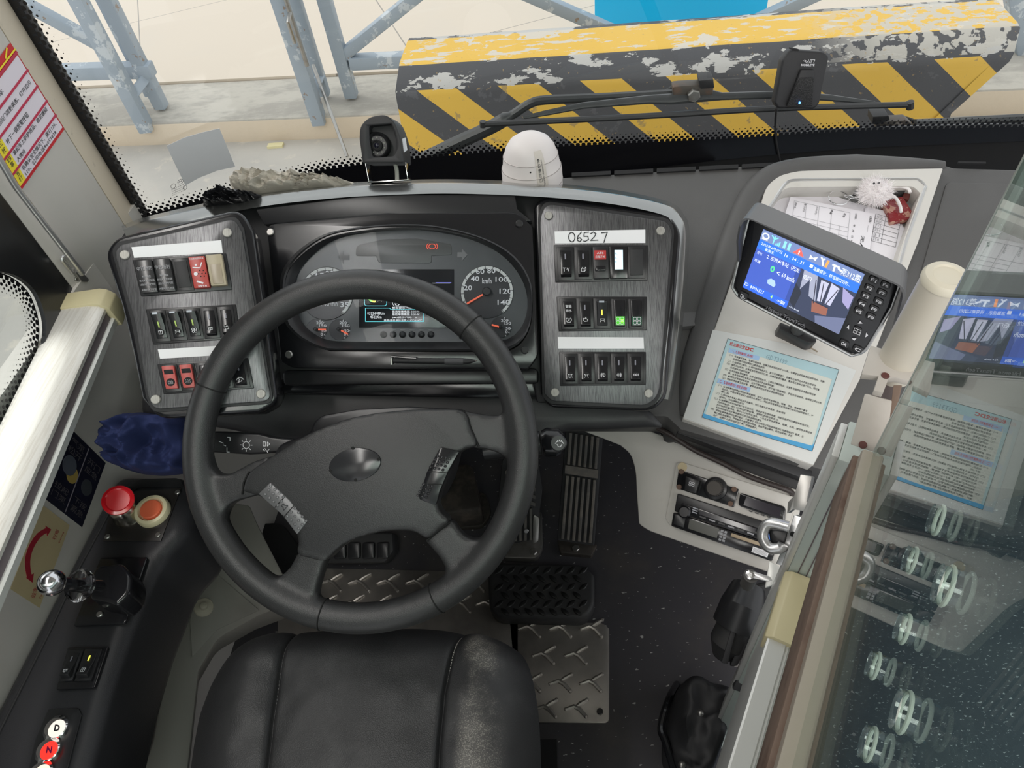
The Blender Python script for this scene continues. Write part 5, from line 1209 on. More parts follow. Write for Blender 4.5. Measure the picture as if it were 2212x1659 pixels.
SQ.box('status_bar', 0, 0, 1, .16, .0002, .0004, E_('scr_grey', (.16, .22, .42)), mo)
SQ.box('title_band', 0, .16, 1, .31, .0002, .0004, E_('scr_blue', (.03, .16, .80)), mo)
SQ.box('info_panel', 0, .31, .42, .88, .0002, .0004, E_('scr_mid', (.05, .10, .45)), mo)
SQ.box('info_footer', 0, .88, .46, 1, .0002, .0004, E_('scr_blue3', (.03, .12, .62)), mo)
SQ.box('camera_view', .46, .31, 1, 1, .0002, .0004, E_('cam_dark', (.035, .045, .085)), mo)
cv = SQ.sub(.46, .31, 1, 1)
for pts, c in (([(.05, 0), (.3, 0), (.42, .55), (.28, .5), (.2, .15), (.1, .45)], (.30, .32, .42)), ([(.38, .05), (.52, .05), (.52, .5), (.44, .52)], (.45, .46, .58)), ([(.56, .02), (.72, .06), (.68, .5), (.58, .5)], (.45, .46, .6)), ([(.76, .0), (.98, .1), (.98, .4), (.84, .3)], (.30, .28, .48)), ([(.36, .56), (.66, .56), (.68, .74), (.42, .8)], (.26, .10, .07)), ([(0, .35), (.15, .5), (.12, .9), (0, .8)], (.02, .025, .04)), ([(.5, .85), (1, .6), (1, 1), (.55, 1)], (.13, .15, .25))):
    cv.poly('camera_shape', pts, .0004, .0005, E_('cam_%d' % int(c[0]*100), c), mo)
cv.lines('camera_rail', [[(.3, .1), (.4, .6)], [(.54, .0), (.55, .56)], [(.44, .1), (.5, .5)], [(.6, .5), (.7, .1)], [(.36, .56), (.66, .56)]], .0010, E_('cam_line', (.03, .03, .05)), mo, .0007)
m = MB()
def st_(s_, a, b, c, d): txt_into(m, s_, SQ.sub(a, b, c, d), .0008, .004, 1)
st_('2025年6月27日', .03, .185, .24, .235); st_('星期五', .08, .25, .17, .295); st_('16 : 34 : 31', .27, .20, .46, .25); st_('莞312路', .80, .04, .985, .15)
st_('温馨提示：转弯路口切勿...', .56, .20, .92, .26); st_('开往', .02, .345, .07, .39); st_('2', .12, .335, .14, .39); st_('东莞火车站（石龙', .16, .325, .45, .395)
st_('车速', .02, .47, .08, .52); st_('<', .26, .50, .29, .56); st_('60 km/h', .31, .49, .44, .57); st_('ID', .01, .895, .05, .95); st_('80006527', .07, .90, .21, .955); st_('->副', .34, .91, .43, .965)
m.build('screen_text', wht, mo); m = MB(); st_('后门', .50, .37, .58, .44); m.build('camera_caption', wht, mo)
m = MB(); st_('41:9 km/h', .48, .93, .58, .955); m.build('camera_stamp', wht, mo)
m = MB(); txt_into(m, '0', SQ.sub(.19, .46, .23, .56), .0009, .02); m.build('speed_digit', E_('scr_green', (.1, 1, .25)), mo)
SQ.poly('warning_triangle', [(.385, .03), (.44, .14), (.33, .14)], .0004, .0006, E_('scr_red', (.9, .12, .10)), mo)
m = MB(); txt_into(m, '!', SQ.sub(.378, .07, .392, .13), .0009, .02); m.build('warning_mark', wht, mo)
SQ.lines('antenna_icon', [[(.10, .03), (.13, .07), (.16, .03)], [(.13, .03), (.13, .14)], [(.16, .14), (.16, .12)], [(.175, .14), (.175, .10)], [(.19, .14), (.19, .08)]], .0012, E_('scr_cyan', (.2, .8, .9)), mo, .0008)
SQ.lines('wifi_icon', [arc(.045, .08, .03, 0, 360, 12, ry=.04), [(.02, .13), (.07, .13)]], .0014, wht, mo, .0008)
for k in range(2): SQ.box('level_bar', .225+k*.045, .03, .25+k*.045, .14, .0004, .0006, E_('scr_sky', (.25, .62, .9)), mo)
SQ.poly('fan_icon', [(.49, .06), (.52, .09), (.56, .05), (.55, .12), (.52, .10), (.49, .13)], .0004, .0006, wht, mo)
SQ.lines('wrench_icon', [[(.60, .04), (.63, .13)], [(.59, .03), (.61, .06), (.625, .03)]], .0016, wht, mo, .0008); SQ.lines('driver_icon', [[(.66, .04), (.655, .13)]], .0026, E_('scr_orange', (1, .35, .08)), mo, .0008)
SQ.lines('engine_icon', [[(.71, .06), (.77, .06)], [(.73, .06), (.735, .14)], [(.77, .08), (.80, .10)]], .0020, wht, mo, .0008); SQ.box('mail_icon', .52, .19, .55, .24, .0004, .0006, wht, mo)
SQ.poly('car_icon', [(.20, .70), (.23, .66), (.27, .67), (.29, .73), (.28, .77), (.21, .76)], .0004, .0006, E_('scr_car', (.35, .5, .8)), mo); SQ.poly('sound_icon', [(.28, .93), (.30, .90), (.30, .96)], .0004, .0006, E_('scr_lime', (.4, .9, .2)), mo)
KQ = Q(PM, (1868, 592), (1926, 618), (1872, 755), (1812, 722), .0006)
kt = plain('key_black', (.022, .022, .024), .3)
def key(s_, px, py, w=11, hgt=7, name='key'):
    e = Vector((.905, .425)); u = Vector((-.425, .905)); p = Vector((px, py)); c = [p-e*w-u*hgt, p+e*w-u*hgt, p+e*w+u*hgt, p-e*w+u*hgt]
    o = MB().prism([PM(x, y, .0022) for x, y in rp([(v.x, v.y, 5) for v in c])], MN*-.003).build(name, kt, mo, bevel=.0006)
    if s_:
        c = [p-e*w*.55-u*hgt*.5, p+e*w*.62-u*hgt*.5, p+e*w*.62+u*hgt*.5, p-e*w*.55+u*hgt*.5]
        q = Q(PM, *[(v.x, v.y) for v in c], .0024); txt('key_letter', s_, q, M['white_ink'], o, .0003, .02)
for s_, x, y in (('F1', 1887, 605), ('F2', 1878, 623), ('F3', 1870, 640), ('F4', 1862, 657), ('F5', 1855, 673), ('F6', 1913, 616), ('F7', 1905, 633), ('F8', 1898, 652), ('F9', 1888, 668), ('F0', 1881, 685), ('OK', 1823, 743), ('C', 1852, 755)): key(s_, x, y)
key(None, 1852, 715, 9, 8)
KK = Q(PM, (1846, 708), (1860, 714), (1857, 724), (1843, 718), .0026); KK.lines('key_letter', [[(0, 0), (1, 0), (1, 1), (0, 1), (0, 0)], [(0, .5), (1, .5)], [(.5, 0), (.5, 1)]], .0005, M['white_ink'], mo)
for x, y, d in ((1858, 699, (0, -5)), (1834, 707, (-5, 0)), (1870, 724, (5, 1)), (1845, 731, (0, 5))):
    dx_, dy_ = d; MB().prism([PM(x+dx_, y+dy_, .002), PM(x-dy_, y+dx_, .002), PM(x+dy_, y-dx_, .002)], MN*-.0015).build('arrow_key', M['white_ink'], mo)
key(None, 1605, 639, 11, 7); Q(PM, (1599, 632), (1611, 637), (1609, 646), (1597, 641), .0024).lines('key_letter', [[(.2, .2), (.2, .9), (.5, .9), (.5, .2), (.2, .2)], [(.7, .2), (.7, .9), (1, .9)]], .0006, M['white_ink'], mo)
m = MB(); txt_into(m, 'Hisense TransTech', Q(PM, (1658, 660), (1741, 701), (1737, 708), (1654, 667), .0006), .0003, .01); m.build('brand_lettering', plain('brand_ink', (.22, .22, .24), .4), mo)
slab('foot', [(1684, 695, 6), (1762, 728), (1764, 738), (1750, 742, 6), (1684, 710)], WP, 0, .028, M['black_satin'], mo, bev=.002)
ft = WP(1722, 712, .02); MB().tube([PM(1775, 640, -.02), ft], .012, 10).build('stand', M['black_matte'], mo)
# ================================================================ lower fascia with radio stack
FP2 = Pl(T(1550, 1100, 1.17), (-.30, -.48, .83))
lf = empty('radio_fascia', 'off-white moulded lower fascia holding the radio stack above the floor', 'fascia')
slab('fascia_body', [(1257, 901, 4), (1300, 909), (1385, 925, 20), (1442, 945), (1512, 982), (1565, 1001), (1705, 1053), (1735, 1062), (1700, 1250, 6), (1680, 1243), (1402, 1147, 12), (1380, 1132, 6), (1375, 1060), (1373, 1015, 20), (1362, 980, 20), (1340, 962), (1298, 945), (1262, 932, 6), (1257, 922)], FP2, -.05, 0, M['cream'], lf, bev=.006, seg=3)
slab('radio_plate', [(1462, 998, 10), (1478, 1000), (1720, 1075, 8), (1684, 1212, 12), (1670, 1214), (1445, 1134, 12), (1437, 1118)], FP2, 0, .005, M['cream'], lf, bev=.001)
hc = empty('heater_control', 'dusty black heater control with a ribbed knob and fan rocker, above the radio', 'control')
slab('control_plate', [(1466, 1014, 3), (1597, 1057, 4), (1585, 1096, 3), (1460, 1054, 4)], FP2, .005, .009, M['black_gloss'], hc, bev=.001)
fr2 = slab('fan_rocker', [(1481, 1028, 3), (1511, 1038, 3), (1503, 1066, 3), (1478, 1058, 3)], FP2, .009, .018, M['black_satin'], hc, bev=.0015)
Q(FP2, (1488, 1039), (1502, 1042), (1500, 1052), (1486, 1049), .018).lines('fan_icon', fan, .0007, M['white_ink'], fr2)
k0 = FP2(1546, 1055, .009); kx = (Vector((.0, -.75, .66))).normalized(); m = MB(); kr_ = []
MB().lathe(k0, FP2.n, [(.018, 0), (.017, .003), (.013, .005)], 28).build('knob_skirt', M['black_satin'], hc, smooth=True)
pts = []
m.lathe(k0, FP2.n, [(.0125, .003), (.0115, .02), (.0105, .024), (.006, .024)], 36); kb_ = m.build('knob', plain('knob_dusty', (.07, .062, .055), .7), hc, smooth=True)
m = MB(); u_ = FP2.n.orthogonal().normalized(); w_ = FP2.n.cross(u_)
for k in range(28):
    a = 2*PI*k/28; d_ = u_*math.cos(a)+w_*math.sin(a); m.tube([k0+d_*.0125+FP2.n*.004, k0+d_*.0113+FP2.n*.021], .0007, 4)
m.build('knob_ribs', M['rubber'], kb_)
for x, y in ((1472, 1019), (1467, 1052), (1586, 1057), (1578, 1088)): disc('control_screw', (x, y), FP2, .0042, .009, .0105, plain('rusty', (.13, .075, .05), .6), hc, bev=.0004, seg=12)
cl = empty('clock_display', 'small black clock display with buttons, right of the heater control', 'clock')
slab('clock_body', [(1599, 1064, 6), (1697, 1095, 8), (1696, 1128, 8), (1594, 1092, 8)], FP2, .005, .012, M['black_gloss'], cl, bev=.0015)
slab('clock_window', [(1612, 1073), (1688, 1097), (1684, 1118), (1606, 1091)], FP2, .012, .0125, plain('clock_glass', (.025, .022, .03), .1), cl)
for i in range(4): x = 1618+i*13; y = 1102+i*4.2; slab('clock_button', [(x, y), (x+8, y+2.5), (x+7, y+5), (x-1, y+2.5)], FP2, .012, .0132, M['black_satin'], cl, bev=.0003)
rd = empty('car_radio', 'black car radio with blue buttons and volume dial in the white fascia', 'radio')
RQ = Q(FP2, (1466, 1066), (1700, 1142), (1684, 1180), (1459, 1104), .005)
RQ.box('radio_body', 0, 0, 1, 1.0, 0, .012, M['black_satin'], rd, bev=.002)
disc('volume_dial', (1480, 1106), FP2, .0095, .016, .026, M['black_gloss'], rd, bev=.002)
RQ.box('front_strip', .06, .42, .97, .92, .012, .0145, M['black_gloss'], rd, bev=.001)
for k in range(3): RQ.box('mode_button', .17, .44+k*.12, .22, .50+k*.12, .0145, .0155, plain('btn_mark', (.35, .36, .4), .4), rd)
for k in range(7): RQ.box('preset_button', .25+k*.09, .78, .31+k*.09, .86, .0145, .0155, M['grey_ink'] if k % 2 else M['black_satin'], rd)
RQ.box('radio_window', .24, .48, .76, .72, .0145, .015, plain('radio_glass', (.01, .01, .015), .08), rd)
for k in range(2): RQ.box('blue_button', .80+k*.075, .50, .86+k*.075, .84, .0145, .017, emit('btn_blue', (.08, .22, .65), .6), rd, bev=.0008)
tc = empty('tachograph', 'black driving recorder with small lcd and paper slot, below the car radio', 'recorder')
TQ = Q(FP2, (1457, 1106), (1680, 1178), (1668, 1212), (1452, 1136), .005)
TQ.box('recorder_body', 0, 0, 1, 1, 0, .011, M['black_gloss'], tc, bev=.002)
TQ.box('lcd', .17, .12, .46, .75, .011, .0118, plain('lcd_olive', (.035, .038, .028), .2), tc)
TQ.box('lcd_frame', .02, .1, .13, .8, .011, .0125, M['black_satin'], tc, bev=.0006)
TQ.box('paper_slot', .58, .12, .96, .34, .011, .014, plain('slot_gold', (.42, .33, .22), .5), tc, bev=.0006)
lb = TQ.box('barcode_label', .80, .5, .95, .86, .011, .0114, M['white_tape'], tc)
TQ.sub(.81, .55, .94, .82).lines('label_marks', [[(0, v), (1, v)] for v in (.1, .3, .5, .7, .9)], .0004, M['grey_ink'], lb, .0118)
for k in range(8): TQ.box('recorder_key', .48+(k % 2)*.035, .12+(k//2)*.19, .505+(k % 2)*.035, .26+(k//2)*.19, .011, .0125, M['grey_ink'], tc)
disc('hole_plug', (1474, 1009), FP2, .0075, .005, .0062, plain('plug', (.62, .52, .33), .6), lf, bev=.0003)
# black hose hanging along the fascia, underside
o = MB().tube([tuple(v) for v in spline([FP2(1420, 925, .03), FP2(1450, 940, .03), FP2(1500, 972, .02), FP2(1560, 1000, .016), FP2(1620, 1030, .014), FP2(1700, 1058, .012), FP2(1712, 1068, 0)], 6, False)], .0042, 10).build('cable', plain('cable_brown', (.04, .03, .028), .5), None, smooth=True)
tag(o, 'brown-black cable draped along the top edge of the radio fascia', 'cable')
slab('under_tray', [(1440, 915), (1478, 925), (1752, 1020), (1735, 1075), (1560, 1010), (1430, 945), (1420, 925)], Pl(FP2.o-FP2.n*.0, FP2.n), -.06, -.012, M['black_matte'], dash, bev=.003)
slab('cable_clamp', [(1425, 918, 6), (1470, 928, 6), (1474, 950, 8), (1435, 955, 6)], Pl(FP2.o, FP2.n), -.012, .02, M['rubber'], dash, bev=.004)
# ================================================================ cab door / partition on the right
a27 = math.radians(27); hN = Vector((-math.cos(a27), math.sin(a27), 0)); hD = Vector((math.sin(a27), math.cos(a27), 0)); up = Vector((0, 0, 1))
DP = Pl(hN*-.06, hN); G0 = Vector((.235, .323, 0)); G0 = G0-hN*(G0.dot(hN)+.06)
def dpt(s_, w, z): return Vector((G0.x, G0.y, 0))+hD*s_+hN*w+up*z      # s along the door (0 front edge, negative rearward), w towards the driver
def dbox(name, s0_, s1_, w0, w1, z0, z1, mat, par=None, bev=0):
    return MB().prism([dpt(s0_, w0, z1), dpt(s1_, w0, z1), dpt(s1_, w1, z1), dpt(s0_, w1, z1)], (0, 0, z0-z1)).build(name, mat, par, bevel=bev)
mint = plain('mint_enamel', (.50, .56, .52), .4, dirt=(10, .55, .3, (.4, .42, .38)))
beamm = plain('beam_taupe', (.30, .26, .21), .45, dirt=(16, .5, .3, (.22, .18, .14)))
rustm = plain('rusty_side', (.17, .115, .085), .7, dirt=(30, .45, .8, (.09, .05, .035)))
cab = empty('cab_door', 'driver cab door with taupe top beam, pale rail and clear glass screen on the right', 'cab door')
zb = .965
q0 = Z(1887, 980, zb); q1 = Z(1708, 1659, zb); fs_ = (Z(1890, 975, zb)-dpt(0, 0, zb)).dot(hD)
wl_ = (Z(1858, 975, zb)-dpt(0, 0, zb)).dot(hN); wr_ = (Z(1916, 985, zb)-dpt(0, 0, zb)).dot(hN)
wl2 = (Z(1680, 1659, zb)-dpt(0, 0, zb)).dot(hN); wr2 = (Z(1735, 1659, zb)-dpt(0, 0, zb)).dot(hN)
print('beam', fs_, wl_, wr_, wl2, wr2)
W0, W1 = (wr_+wr2)/2, (wl_+wl2)/2
dbox('top_beam', fs_, -1.2, W0, W1, zb-.03, zb, beamm, cab, .0025)
dbox('beam_side', fs_, -1.2, W1-.002, W1+.004, zb-.075, zb-.012, rustm, cab, .001)
dbox('gasket', fs_+.005, -1.2, W0-.006, W0, zb-.02, zb+.003, M['dark_deep'], cab, .001)
dbox('lower_panel', fs_, -1.2, W0-.004, W0+.004, .12, zb-.05, mint, cab)
# clear screen with round speaking holes
gp = dbox('glass_screen', 0, -1.25, -.006, 0, zb-.02, 1.95, None, cab)
hp = [(2010, 1118, 26, .019), (1955, 1205, 26, .018), (2025, 1258, 30, .022), (1938, 1352, 26, .018), (1876, 1432, 26, .018), (1934, 1530, 30, .022), (1863, 1600, 30, .02)]
cb = MB(); rings = []
for x, y, _, r in hp:
    c = DP(x, y); r *= .32; cb.lathe(c-hN*.03, hN, [(r, 0), (r, .06)], 28); rings.append((c, r))
cut(gp, cb.build('c', None)); print('glass verts', len(gp.data.vertices), gp.dimensions)
tg = thin_glass('screen_glass_green', (.80, .88, .85), 2.1); gp.data.materials.clear(); gp.data.materials.append(tg)
for c, r in rings:
    MB().tube([c-hN*.003+(hD*math.cos(k*PI/16)+up*math.sin(k*PI/16))*r for k in range(32)], .0008, 8, closed=True).build('hole_rim', plain('hole_rim', (.62, .66, .60), .35), cab, smooth=True)
MB().tube([dpt(0, -.003, zb-.02), dpt(0, -.003, 1.95)], .0036, 8).build('glass_edge', plain('glass_edge', (.36, .40, .37), .25), cab)
# front post, lower rail with brass-coloured cap
pz = .72; P1 = Z(1703, 1232, pz); s1_ = (P1-dpt(0, 0, pz)).dot(hD); w1_ = (P1-dpt(0, 0, pz)).dot(hN)
P2 = Z(1766, 1226, pz); w2_ = (P2-dpt(0, 0, pz)).dot(hN)
print('post', s1_, w1_, w2_)
dbox('front_post', s1_, s1_+.045, w2_, w1_, 0, .93, mint, cab, .002)
dbox('post_flange', s1_+.002, s1_+.040, w1_, w1_+.006, 0, .93, M['rail_white'], cab, .001)
for k in (.36, .68): ww = w1_+(w2_-w1_)*k; dbox('post_groove', s1_-.0006, s1_+.001, ww-.0006, ww+.0006, .3, .92, M['groove'], cab)
def rext(prof, s_a, s_b, name, mat, bev=0):
    return MB().prism([dpt(s_a, w, z) for w, z in prof], hD*(s_b-s_a)).build(name, mat, cab, bevel=bev)
wL = (Z(1690, 1290, pz)-dpt(0, 0, pz)).dot(hN); wR = (Z(1740, 1385, pz)-dpt(0, 0, pz)).dot(hN); print('rail', wL, wR)
wa_, wb2 = max(wL, w1_), wR
D_ = wa_-wb2
rext([(wa_, pz-.03), (wa_, pz-.001), (wa_-.002, pz), (wa_-D_*.52, pz), (wa_-D_*.56, pz-.003), (wa_-D_*.62, pz-.001), (wa_-D_*.68, pz-.004), (wa_-D_*.76, pz-.002), (wa_-D_*.82, pz-.005), (wb2, pz-.003), (wb2, pz-.03)], s1_-.005, -1.2, 'lower_rail', M['rail_white'])
rext([(wa_+.003, pz-.03), (wa_+.003, pz+.0), (wa_-.004, pz+.006), (wb2+.004, pz+.006), (wb2-.004, pz), (wb2-.004, pz-.035), (wb2, pz-.035), (wb2, pz-.03)], s1_-.002, s1_-.080, 'rail_cap', M['brass_cap'], .0015)
dbox('rail_web', s1_, -1.2, wa_-.008, wa_-.002, .45, pz-.02, M['rail_white'], cab)
# bracket plates and pole
bkm = plain('bracket_enamel', (.46, .43, .39), .45, dirt=(18, .5, .4, (.36, .31, .26))); brn = plain('rust_spot', (.10, .03, .025), .6)
BZ = Pl((0, 0, .985), up)
slab('bracket_plate', [(1881, 746, 3), (1922, 758), (1986, 785), (1966, 823), (1935, 815), (1920, 816), (1908, 848), (1888, 843), (1898, 812), (1861, 808, 3)], BZ, -.006, 0, bkm, cab, bev=.0008)
BV = Pl(T(1885, 905, (BZ(1885, 870)-CAM).length+.015), (-.45, -.55, .70))
slab('bracket_cover', [(1868, 850, 4), (1928, 866, 3), (1912, 984, 3), (1837, 960, 3)], BV, -.012, 0, bkm, cab, bev=.0012)
slab('bracket_strap', [(1930, 832), (1948, 832, 3), (1920, 960), (1912, 982), (1925, 870)], BV, -.006, .0, rustm, cab, bev=.0006)
slab('bracket_inner_box', [(1905, 820), (1945, 826), (1930, 870), (1885, 856)], BZ, -.05, -.02, plain('taupe_inner', (.16, .13, .13), .6), cab)  # dark taupe block set below the bracket plate
for P, x, y in ((BZ, 1925, 770), (BZ, 1912, 812), (BV, 1864, 961)): disc('bracket_screw', (x, y), P, .0032, 0, .0012, brn, cab, bev=.0004, seg=14)
pb_ = Z(1946, 772, .985)
pole = MB(); rr_ = .0162
def zfor(px, py, b):   # height on the vertical through b nearest to this ray
    r = ray(px, py); k = Vector((b.x-CAM.x, b.y-CAM.y, 0)); t = k.dot(Vector((r.x, r.y, 0)))/(r.x*r.x+r.y*r.y); return CAM.z+r.z*t
zt = zfor(2045, 600, pb_); print('pole top', zt, pb_)
po = empty('grab_pole', 'short cream grab pole with domed cap rising from the cab door bracket', 'pole')
polem = plain('pole_cream', (.56, .52, .44), .35, dirt=(12, .55, .3, (.46, .42, .34)))
tilt = (T(2045, 600, (Vector((pb_.x, pb_.y, zt))-CAM).length)-pb_).normalized()
MB().lathe(pb_, tilt, [(rr_, -.02), (rr_, zt-.985-.004)], 32).build('pole_tube', polem, po, smooth=True)
MB().lathe(pb_+tilt*(zt-.985-.004), tilt, [(rr_+.0007, 0), (rr_+.0007, .004), (rr_-.001, .0065), (.011, .0075), (.0098, .0062), (.003, .0058)], 32).build('pole_cap', plain('cap_cream', (.62, .58, .47), .4), po, smooth=True)
# latch and handle
lt = empty('door_latch', 'chrome strike block and grey oval latch handle on the cab door post', 'latch')
LP = Pl(T(1700, 1150, .88), (-.45, -.45, .75))
slab('strike_block', [(1729, 1025, 2), (1753, 1030, 2), (1742, 1083), (1756, 1088), (1742, 1105, 3), (1712, 1100, 4), (1700, 1110, 3), (1702, 1085), (1716, 1070)], LP, -.02, .0, M['steel'], lt, bev=.0012)
slab('latch_plate', [(1715, 1112, 3), (1740, 1120, 4), (1736, 1150), (1704, 1226, 2), (1676, 1218, 2), (1696, 1170)], LP, -.012, .002, M['silver'], lt, bev=.0015)
disc('latch_screw', (1713, 1154), LP, .0032, .002, .003, M['dark_deep'], lt, bev=.0004, seg=12)
pts = [(1704, 1138), (1668, 1130), (1652, 1140), (1648, 1162), (1662, 1183), (1685, 1184), (1692, 1176)]
MB().tube([tuple(v) for v in spline([LP(x, y, .014) for x, y in pts], 6, False)], [.0062]*37, 14).build('pull_ring', M['silver'], lt, smooth=True)
slab('ring_pad', [(1660, 1142, 6), (1700, 1148), (1692, 1180), (1664, 1178, 6)], LP, -.004, .004, M['black_satin'], lt, bev=.001)
hg = empty('hinge_arm', 'small silver hinge arm with a grimy roller low on the cab door', 'hinge')
HP = Pl(T(1640, 1245, 1.0), (-.3, -.3, .9))
slab('arm', [(1618, 1236, 6), (1630, 1235), (1662, 1245), (1668, 1254), (1655, 1255), (1622, 1248, 6)], HP, -.003, .0, M['silver'], hg, bev=.0008)
MB().lathe(HP(1620, 1242, .001), HP.n, [(.0055, 0), (.0055, .0015), (.003, .0018)], 16).build('arm_pin', M['chrome'], hg)
MB().tube([HP(1622, 1244, -.003), HP(1614, 1262, -.03)], .0095, 12).build('roller', plain('grimy', (.10, .095, .09), .5), hg, smooth=True)
slab('hinge_leaf', [(1662, 1212), (1684, 1224), (1675, 1262), (1652, 1270), (1655, 1248)], HP, -.01, -.003, M['rail_white'], hg, bev=.001)
# dark fittings below the door
hd = empty('black_holder', 'black hooded plastic holder with strap fixed to the lower cab door', 'holder')
HQ = Pl(T(1590, 1360, 1.15), (-.2, -.5, .84))
def pt3(x, y, h): return HQ(x, y, h)
MB().tube([pt3(1618, 1272, -.01), pt3(1604, 1310, .004), pt3(1588, 1352, .0)], [.026, .032, .033], 22).build('hood_shell', M['black_satin'], hd, smooth=True)
MB().tube([pt3(1590, 1350, -.008), pt3(1572, 1390, -.010), pt3(1558, 1415, -.02)], [.026, .027, .014], 18).build('inner_cup', M['rubber'], hd, smooth=True)
slab('strap', [(1584, 1345), (1594, 1348), (1572, 1435), (1558, 1432)], HQ, .024, .028, M['black_matte'], hd, bev=.001)
slab('mount_arm', [(1612, 1272), (1670, 1258), (1684, 1264), (1668, 1310), (1640, 1302), (1628, 1290)], HQ, -.03, .004, M['black_matte'], hd, bev=.004)
slab('ribbed_edge', [(1625, 1310), (1632, 1340), (1625, 1375), (1605, 1415), (1592, 1440), (1575, 1440), (1606, 1370)], HQ, -.02, .008, M['black_matte'], hd, bev=.003)
slab('mount_arm', [(1598, 1452), (1624, 1456), (1612, 1500), (1580, 1490)], HQ, -.04, -.005, M['black_matte'], hd, bev=.004)
slab('white_backing', [(1640, 1300), (1676, 1310), (1640, 1450), (1586, 1440), (1620, 1370)], HQ, -.06, -.045, M['white_pl'], hd)
bg_ = empty('black_bag', 'slumped black bag hanging in a bent tube frame, lower right floor', 'bag')
BQ = Pl((0, 0, .12), (0, 0, 1))
outl = [(1455, 1500), (1490, 1470), (1530, 1476), (1570, 1485), (1585, 1520), (1565, 1600), (1535, 1680), (1500, 1690), (1450, 1640), (1438, 1580)]
dome('bag_body', outl, BQ, [(1, -.10), (.98, -.03), (.95, .0), (.9, .012), (.8, .018), (.7, .02), (.6, .02), (.45, .022), (.3, .02), (.15, .02)], M['black_matte'], bg_, lambda w, s_: .03*noise.noise(w*9)+.02*(1-abs(noise.noise(w*18))*2.5), .11)
MB().tube([tuple(v) for v in spline([BQ(1462, 1478, -.1), BQ(1445, 1510, -.01), BQ(1428, 1570, .0), BQ(1438, 1605, .0), BQ(1456, 1665, -.02)], 6, False)], .0065, 10).build('tube_frame', M['black_gloss'], bg_, smooth=True)
for x, y in ((1513, 1540), (1473, 1652)): MB().ball(BQ(x, y, .055), .006, 8).build('bolt_head', M['steel'], bg_, smooth=True)
# ================================================================ on and at the windshield
pg = empty('window_notice', 'plain grey paper square stuck on the lower left windshield', 'notice')
MB().prism([GL(x, y, .005) for x, y in [(360, 315), (398, 297), (436, 286), (474, 277), (491, 318), (508, 360), (470, 368), (430, 384), (401, 400), (380, 358)]], (0, -.0006, 0)).build('sheet', M['paper_grey'], pg)
class GP:
    n = Vector((0, -1, 0))
    def __call__(s, px, py, h=0): return GL(px, py, h)
m = MB(); gq = Q(GP(), (362, 400), (398, 384), (404, 418), (370, 432), .004)
m2 = gq.lines('mark', [arc(.75, .12, .16, ry=.14), arc(.3, .2, .14, ry=.14), arc(.95, .6, .12, ry=.12), [(.65, .15), (.72, .05), (.78, .15), (.85, .05)]], .0006, M['dark_ink'], None, .0002)
tag(m2, 'small printed glass marking in the lower left corner of the windshield', 'marking')
for k, (s_, v) in enumerate((('SAFETY', .34), ('E2 43R-001572', .46), ('LAMINATED', .58), ('DOT 563 M100', .70), ('AS1', .88))):
    o_ = txt('marking_text', s_, gq.sub(.15, v, .95 if k != 4 else .4, v+.07), M['dark_ink'], m2, .0003, 0, 0)
mx_ = empty('windshield_sensor', 'black driver-assist camera unit with blue light stuck high on the windshield', 'camera')
GV = Pl(GL(1735, 170, .03), (.05, -.95, .32))
body = [(1706, 107, 8), (1780, 112, 12), (1792, 122), (1770, 226, 8), (1758, 236, 4), (1680, 234, 5), (1673, 222), (1690, 130)]
slab('sensor_body', body, GV, -.022, .0, M['black_matte'], mx_, bev=.004, seg=3)
rd_ = [(1728, 166), (1760, 166), (1764, 172), (1757, 228), (1750, 234), (1694, 234), (1712, 200)]
vs = [GV(x, y, .001) for x, y in [(1700, 118), (1782, 120), (1768, 226), (1752, 236), (1686, 234), (1680, 215)]]
rg = MB().prism([GV(x, y, .008) for x, y in [(1731, 150), (1760, 150), (1756, 230), (1700, 232), (1716, 190)]], GV.n*-.008).build('raised_spine', M['black_matte'], mx_, bevel=.003)
cf = Mt('carbon_grille', (.012, .012, .013), .35); cf.bump(cf.tex(900, kind='VORONOI'), .8, .001)
MB().prism([GV(x, y, .0095) for x, y in rp([(1729, 168, 3), (1759, 167, 3), (1755, 228, 3), (1700, 231, 3), (1716, 192)])], GV.n*-.003).build('grille', cf.m, mx_, bevel=.0006)
disc('status_led', (1727, 222), GV, .0018, .0095, .0108, M['lamp_blue'], mx_)
m = MB(); txt_into(m, 'MOBILEYE', Q(GV, (1731, 138), (1760, 138), (1759, 143), (1730, 143), .0084), .0002, .03); m.build('brand_lettering', M['white_ink'], mx_)
Q(GV, (1732, 127), (1758, 127), (1757, 136), (1731, 136), .0012).lines('brand_mark', [[(0, .3), (.4, .9), (.45, .1)], [(.1, .15), (.4, .6)], [(.5, .9), (.6, .1), (.7, .1), (.65, .9)], [(.7, .1), (.95, .1), (.88, .9)]], .0007, M['white_ink'], mx_, .0075)
slab('lug', [(1712, 104), (1726, 106), (1726, 113), (1711, 112)], GV, -.02, -.001, M['dark_deep'], mx_, bev=.001)
MB().tube([tuple(v) for v in spline([GV(1677, 234, -.01), GL(1675, 262, .012), GL(1676, 300, .012), GL(1684, 345, .012), GL(1686, 360, .01)], 6, False)], .0022, 8).build('sensor_cable', M['black_matte'], mx_, smooth=True)
